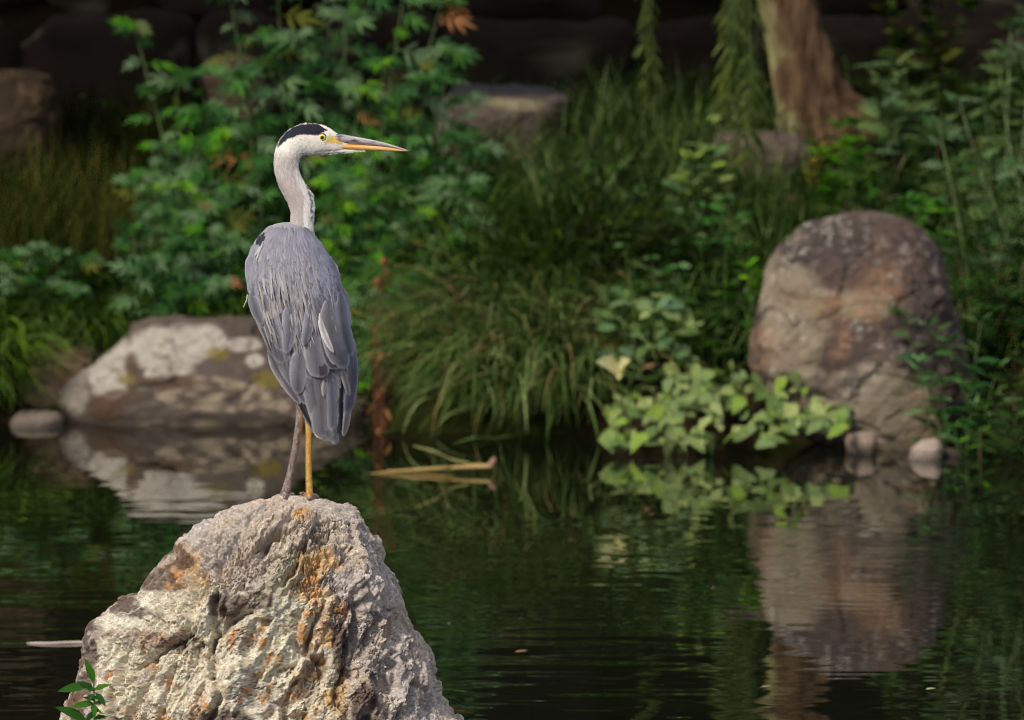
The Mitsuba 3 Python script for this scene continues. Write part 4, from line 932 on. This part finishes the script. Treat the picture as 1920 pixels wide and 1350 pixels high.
DG = [(.011, .025, .005), (.024, .052, .008), (.055, .100, .018), (.09, .140, .042), (.015, .036, .010)]
MG = [(.05, .10, .010), (.085, .155, .010), (.035, .075, .010), (.09, .13, .04)]
PG = [(.085, .135, .04), (.06, .10, .025), (.16, .21, .085), (.07, .115, .032), (.05, .085, .02), (.022, .045, .012), (.028, .055, .012), (.02, .04, .01), (.16, .12, .05)]
OG = [(.022, .032, .006), (.040, .055, .010), (.016, .028, .006), (.07, .06, .016), (.012, .022, .005)]
mixed = lambda r, n: (lambda a, b, k: (np.where(k, a[0], b[0]), np.where(k, a[1], b[1])))(clumps_px([(920, 23.95), (985, 23.9), (1050, 23.85), (1010, 24.15), (940, 24.25), (870, 24.1), (1090, 23.85)], .07)(r, n), rect_px(850, 1130, 23.8, 24.7)(r, n), r.uniform(size=n) < .45)
grass('sedge', 'drooping sedge with pale arching blades reaching down to the water right of the heron', 3800, mixed, (.25, .66), (.0035, .009), (.0, .9), (1.2, 2.8), PG, 50, (235, 62), .004)
grass('sedge', 'dark green sedge clump above the pale arching sedge', 3000, rect_px(830, 1150, 24.4, 25.1), (.3, .7), (.004, .010), (.0, .9), (.7, 2.2), DG + MG[:2] + [(.12, .16, .06)], 51, (250, 80))
grass('grass', 'dull green meadow grass on the slope between sedge and tree', 3400, rect_px(880, 1450, 24.6, 26.7), (.16, .40), (.003, .007), (.0, .7), (.6, 2.0), DG + [(.09, .135, .05), (.14, .18, .08), (.17, .22, .10), (.05, .09, .025)], 52)
grass('grass', 'dark grass hanging over the left boulders', 3600, rect_px(-60, 460, 24.55, 25.1), (.28, .52), (.004, .008), (.2, .8), (1.6, 2.6), DG + MG[:3], 53, (265, 50), .1)
grass('grass', 'long grass hanging to the water along the left edge', 600, rect_px(-80, 20, 24.15, 24.6), (.3, .5), (.005, .009), (.1, .6), (1.9, 2.8), MG + DG[:2], 54, (270, 45), .003)
grass('grass', 'olive yellow upright grass on the upper left slope', 4200, rect_px(-80, 330, 25.0, 26.7), (.22, .45), (.003, .007), (.0, .3), (.2, 1.1), OG, 55)
grass('grass', 'shaded grass growing among the mugwort bushes', 6000, rect_px(150, 960, 24.3, 27.0), (.15, .34), (.003, .008), (.0, .6), (.6, 1.8), [(.010, .022, .005), (.018, .038, .007), (.03, .06, .012)], 56)
grass('grass', 'dark grass covering the right slope around the big boulder', 6500, rect_px(1100, 2000, 23.6, 27.0), (.14, .38), (.003, .008), (.0, .6), (.5, 1.9), DG + [(.05, .09, .02)], 57)
grass('grass', 'thin grass on the bank outside the planted shore', 14000, lambda r, n: ((lambda s, x, : (s * x, shore(s * x) + r.uniform(.2, 5, n)))(r.choice([-1, 1], n), r.uniform(1.9, 7, n))), (.2, .45), (.006, .012), (.0, .6), (.5, 1.7), DG + MG[:2], 58)
grass('grass', 'shaded grass on the terrace above the stone wall', 6000, lambda r, n: (r.uniform(-7, 7, n), r.uniform(27.75, 31, n)), (.15, .4), (.005, .012), (.0, .7), (.6, 2.1), DG, 59)
# low ground-cover leaves between the plants
rng = np.random.default_rng(60)
proto = leaf_simple(.5, .1, .15, 3); pv_, pf_ = np.array(proto.vertices), np.array(proto.faces)
vs, fs, cs, nv = [], [], [], 0
pal = np.array([(.018, .042, .010), (.03, .062, .014), (.055, .10, .022), (.025, .05, .018), (.075, .125, .02)])
for i in range(5200):
    Yl = rng.uniform(23.5, 27.2); u = rng.uniform(-150, 2070); x = (u - 960) * Yl / FOCAL
    z = float(np.interp(Yl - np.interp(x, SX, SY), [-2, -.05, .12, .6, 3.1, 3.6, 8], [-1, -.05, .10, .24, .84, .88, .9]))
    if z < .05: continue
    az = rng.uniform(0, 6.28); d = np.array([math.cos(az), math.sin(az), rng.uniform(-.3, .5)])
    M = frame(np.array([x, Yl, z + rng.uniform(0, .14)]), d, np.array([rng.uniform(-.4, .4), -.4, 1]), rng.uniform(.03, .075))
    vs.append(pv_ @ M[:3, :3].T + M[:3, 3]); fs.append(pf_ + nv); nv += len(pv_)
    cc = pal[rng.integers(5)] * rng.uniform(.7, 1.3) if rng.uniform() > .035 else np.array([(.30, .16, .09), (.34, .22, .08), (.25, .12, .10)])[rng.integers(3)]
    cs.append(np.broadcast_to(cc, pv_.shape))
key = thing('ground_cover', 'low mixed weeds and fallen leaves covering the soil of the bank', 'ground cover', kind='stuff')
scene[key] = mikit.ply(trimesh.Trimesh(np.vstack(vs), np.vstack(fs), process=False), 'foliage', smooth=True, color=np.vstack(cs))

# ------------------------------------------------------------------ willow: trunk, hanging twigs, crown above the frame
wl = thing('willow_tree', 'leaning reddish brown tree trunk with hanging twigs at the upper right', 'tree')
TK = [(-1900, 1120, 1180, .07), (-1300, 1215, 1285, .08), (-700, 1310, 1392, .09), (-250, 1385, 1475, .095), (0, 1426, 1522, .10), (60, 1437, 1540, .10), (120, 1449, 1560, .105), (170, 1454, 1592, .115), (205, 1455, 1626, .13), (235, 1450, 1660, .15), (262, 1440, 1690, .18), (300, 1425, 1715, .2), (380, 1420, 1720, .2)]
v, f = loft(TK, 26.3, 330, 150, 2.0); f = outward(v, f); n = normals(v, f)
bark = meshkit.fbm(v * [22, 22, 4.5], 4, 91) - .5; plate = meshkit.fbm(v * [60, 60, 11], 3, 92) - .5
v2 = v + n * (.038 * bark + .020 * plate + .05 * (meshkit.fbm(v * [6, 6, 1.5], 2, 93) - .5))[:, None]
b = np.clip(bark * 2.0 + plate * 1.6 + .5, 0, 1)
c = lerp([.045, .026, .015], [.175, .108, .064], b)
c = lerp(c, np.array([.27, .26, .13]) * (.6 + .8 * b)[:, None], smooth01(.035, -.04, v[:, 0] - (np.interp((at(960, 0, 26.3)[2] - v[:, 2]) / (26.3 / FOCAL), [0, 120, 250], [1445, 1468, 1490]) - 960) * 26.3 / FOCAL + (meshkit.fbm(v * 9, 3, 94) - .5) * .12) * smooth01(.5, .62, meshkit.fbm(v * 5, 3, 95) + .13) * .9)
part(wl, 'trunk', mikit.ply(trimesh.Trimesh(v2, f, process=False), 'painted', smooth=True, color=c))
rng = np.random.default_rng(93)
crown_c = []
for lx, ly, lz in [(-1.6, 25.4, 3.3), (-.3, 25.8, 3.5), (2.2, 25.3, 3.3), (.9, 25.9, 3.6), (-1.0, 25.8, 3.5), (3.2, 25.9, 3.5), (-3.2, 25.8, 3.4), (-2.6, 25.2, 3.0), (2.6, 25.1, 3.0)]:
    e = np.array([lx, ly, lz]); b0 = np.array([.55, 26.3, 3.6])
    part(wl, 'limb', mikit.ply(tube(stem_path(b0, e, np.array([0, 0, .5])), np.linspace(.06, .015, 9), 7), 'brown_stem', smooth=True)); crown_c.append(e)
lp = leaf_simple(.2, .1, .1, 2); lv, lf = np.array(lp.vertices), np.array(lp.faces)
N = 13500
ctr = np.array(crown_c)[rng.integers(len(crown_c), size=N)] + rng.normal(0, 1, (N, 3)) * [.85, .50, .40]
dirs = rng.normal(0, 1, (N, 3)); dirs[:, 2] -= .6
Ms = [frame(p, d, np.array([rng.uniform(-.5, .5), rng.uniform(-.5, .5), 1.0]), s) for p, d, s in zip(ctr, dirs, rng.uniform(.12, .24, N))]
vs = np.concatenate([(lv * [1, 1.5, 1]) @ M[:3, :3].T + M[:3, 3] for M in Ms]); fs = (lf[None] + (np.arange(N) * len(lv))[:, None, None]).reshape(-1, 3)
cs = np.repeat(np.array([(.06, .12, .02), (.09, .16, .03), (.04, .09, .02)])[rng.integers(3, size=N)], len(lv), 0)
part(wl, 'crown', mikit.ply(trimesh.Trimesh(vs, fs, process=False), 'foliage', smooth=True, color=cs))


def hanging(u, w_end, Y, w_top=-700, sway=20, per=70, seed=0, size=.065, mats=None):
    r = np.random.default_rng(seed)
    pts = curve([at(u + r.uniform(-sway, sway), w_top, Y), at(u + r.uniform(-sway, sway) * .6, (w_top) * .3, Y), at(u, w_end * .45, Y), at(u + r.uniform(-sway, sway) * .5, w_end, Y)], 30)
    tw = part(wl, 'hanging_twig', mikit.ply(tube(pts, np.linspace(.004, .0015, 30), 5), 'green_stem', smooth=True))
    vs, fs, cs, nv = [], [], [], 0
    pal = np.array([(.09, .13, .035), (.13, .17, .055), (.05, .085, .022), (.11, .15, .03)])
    for i in range(per):
        t = (i + r.uniform()) / per; p = np.array([np.interp(t, np.linspace(0, 1, 30), pts[:, c]) for c in range(3)])
        az = r.uniform(0, 6.28); d = np.array([.85 * math.cos(az), .85 * math.sin(az), -1])
        M = frame(p, d, np.array([math.cos(az + 1), -.8, .4]), size * 1.35 * r.uniform(.7, 1.3)); vs.append((lv * [1, .7, 1]) @ M[:3, :3].T + M[:3, 3]); fs.append(lf + nv); nv += len(lv)
        cs.append(np.broadcast_to(pal[r.integers(4)] * r.uniform(.7, 1.3), lv.shape))
    kk = tw + '__leaves'
    scene[kk] = mikit.ply(trimesh.Trimesh(np.vstack(vs), np.vstack(fs), process=False), 'foliage', smooth=True, color=np.vstack(cs)); labels[kk] = {'kind': 'stuff'}


for i, (u, w) in enumerate([(1368, 230), (1382, 290), (1396, 200), (1408, 295), (1418, 270), (1360, 200), (1376, 150)]):
    hanging(u, w, 24.95 + (i % 3) * .08, seed=100 + i, per=75, size=.06)
for i, (u, w) in enumerate([(1215, 190), (1222, 130), (1208, 90)]):
    hanging(u, w, 25.2, seed=120 + i, size=.045, sway=10, per=60)

# evergreen shrubs above the wall: the dark ground of the picture and of the reflection
lab = ['dense evergreen shrub above the wall at the far left', 'dense evergreen shrub above the wall behind the mugwort', 'dense evergreen shrub above the wall at the middle', 'dense evergreen shrub above the wall behind the willow', 'dense evergreen shrub above the wall at the far right']
for i, cx in enumerate([-4.2, -2.0, .2, 2.4, 4.6]):
    r = np.random.default_rng(140 + i); key = thing('evergreen_shrub', lab[i], 'bush')
    cy = 29.3 + r.uniform(-.2, .3); N = 3800
    d = r.normal(size=(N, 3)); d /= np.linalg.norm(d, axis=1, keepdims=True)
    p = np.array([cx, cy, 2.7]) + d * [1.45, 1.1, 2.1] * (r.uniform(.55, 1, (N, 1)) + .18 * (meshkit.fbm(d * 3, 3, i)[:, None] - .5))
    Ms = [frame(a, b_ + r.normal(0, .6, 3), b_ + r.normal(0, .4, 3) + [0, 0, .6], s) for a, b_, s in zip(p, d, r.uniform(.12, .22, N))]
    vs = np.concatenate([(lv * [1, 2.4, 1]) @ M[:3, :3].T + M[:3, 3] for M in Ms]); fs = (lf[None] + (np.arange(N) * len(lv))[:, None, None]).reshape(-1, 3)
    cs = np.repeat(np.array([(.08, .14, .02), (.12, .20, .025), (.17, .25, .03)])[r.integers(3, size=N)], len(lv), 0)
    part(key, 'crown', mikit.ply(trimesh.Trimesh(vs, fs, process=False), 'foliage', smooth=True, color=cs))
    part(key, 'trunk', mikit.ply(tube(curve([(cx, cy, 1.2), (cx + .05, cy, 2.4), (cx, cy, 4.4)], 9), np.linspace(.09, .02, 9), 7), 'brown_stem', smooth=True))

# ------------------------------------------------------------------ small things on the water and the rock
def painted_tube(pts, radii, c0, c1, seed, sides=9):
    m = tube(pts, radii, sides); v = np.array(m.vertices)
    return mikit.ply(m, 'painted', smooth=True, color=lerp(c0, c1, meshkit.fbm(v * 40, 3, seed)))


rd = thing('dead_reed', 'broken pale reed stalk floating by the sedge', 'reed')
def wl_at(u, w, lift=0.0):
    Yw_ = FOCAL * H_CAM / (w + 450.0); p = at(u, w, Yw_); p[2] = lift; return p
Yr = FOCAL * H_CAM / (890 + 450.0)
part(rd, 'stalk', painted_tube(curve([at(690, 889, Yr), at(740, 884, Yr), at(830, 878, Yr), at(922, 874, Yr)], 16), np.interp(np.linspace(0, 1, 16), [0, .3, .7, 1], [.001, .0035, .0065, .0075]), [.30, .19, .04], [.50, .40, .20], 1))
part(rd, 'blade', painted_tube(curve([at(775, 836, Yr - .1), at(815, 848, Yr - .06), at(845, 861, Yr), at(880, 868, Yr)], 12), np.interp(np.linspace(0, 1, 12), [0, .3, 1], [.002, .006, .002]), [.26, .26, .07], [.46, .46, .2], 2))
part(rd, 'blade', painted_tube(curve([at(725, 882, Yr + .05), at(800, 881, Yr + .05), at(870, 874, Yr + .04), at(900, 868, Yr + .05)], 12), np.interp(np.linspace(0, 1, 12), [0, .4, 1], [.001, .0045, .0015]), [.40, .26, .05], [.50, .38, .12], 5))
part(rd, 'knot', painted_tube(curve([at(918, 876, Yr), at(924, 866, Yr), at(929, 858, Yr)], 6), [.006, .009, .010, .010, .008, .003], [.25, .13, .09], [.38, .22, .17], 3))
tg = thing('floating_twig', 'pale peeled twig floating left of the heron rock', 'twig')
scene[tg] = painted_tube(curve([wl_at(50, 1213, .003), wl_at(90, 1215, .004), wl_at(150, 1213, .004), wl_at(205, 1214, .003)], 12), np.interp(np.linspace(0, 1, 12), [0, .15, .5, 1], [.001, .0035, .0045, .004]), [.36, .28, .25], [.60, .54, .52], 4)
petal = leaf_simple(.55, .15, -.1, 3)
for nm, lb, ct, u, w, sz, mat in [('floating_petal', 'tiny pink petal floating in the middle of the open water', 'petal', 1333, 1109, .012, (.6, .35, .33)), ('floating_leaf', 'narrow pale leaf floating near the lower right corner', 'leaf', 1735, 1302, .026, (.5, .5, .3)), ('floating_leaf', 'thin dry leaf floating right of the heron rock', 'leaf', 965, 1231, .034, (.35, .24, .15)), ('floating_leaf', 'thin grey leaf floating below the boulder reflection', 'leaf', 1425, 1298, .03, (.25, .24, .17)), ('floating_petal', 'tiny white petal floating close to the right side of the heron rock', 'petal', 838, 1177, .010, (.5, .52, .45))]:
    kk = thing(nm, lb, ct); p = wl_at(u, w, .0035)
    scene[kk] = {**mikit.ply(petal, two({'type': 'diffuse', 'reflectance': rgb(*mat)}), smooth=40), 'to_world': T(frame(p, np.array([1, .25, 0]), np.array([0, 0, 1.0]), sz).tolist())}
sp = thing('weed_sprig', 'small green leafy sprig growing at the lower left of the heron rock', 'plant')
c3 = lambda x, y: (100 + x / 2.4615, 900 + y / 2.4615)
Ys = 15.17
part(sp, 'stem', mikit.ply(tube(curve([at(*c3(185, 1330), Ys + .05), at(*c3(190, 1120), Ys), at(*c3(188, 1000), Ys), at(*c3(186, 915), Ys)], 14), np.linspace(.0026, .0012, 14), 6), 'green_stem', smooth=True))
SPL = [leaf_simple(.32, .14, .14, 8), leaf_ovate(.38, .16, .25)]
for (a_, b_, tiltz, dy) in [((188, 935), (150, 822), .9, .0), ((186, 972), (116, 920), .5, -.01), ((160, 948), (22, 968), .35, -.02), ((192, 968), (258, 936), .6, -.01), ((198, 985), (240, 1036), .2, -.03), ((182, 990), (158, 1022), .3, -.02), ((186, 1030), (84, 1042), .4, -.02), ((190, 1032), (236, 1022), .5, -.01), ((150, 1110), (20, 1040), .5, -.03), ((186, 1035), (192, 1090), .1, -.03), ((188, 1070), (152, 1112), .2, -.03), ((190, 1100), (250, 1085), .5, .0), ((188, 1140), (120, 1165), .4, -.02), ((187, 1000), (214, 1010), .4, -.02), ((187, 960), (166, 975), .4, -.02), ((188, 1060), (222, 1068), .3, -.02), ((188, 1015), (140, 1000), .5, -.015)]:
    p, e = at(*c3(*a_), Ys), at(*c3(*b_), Ys + dy)
    part(sp, 'leaf', leaf_entry(SPL[len(scene) % 2], WEED[len(scene) % 3], frame(p, e - p, np.array([.2, -1.0, tiltz + .3]), np.linalg.norm(e - p))))
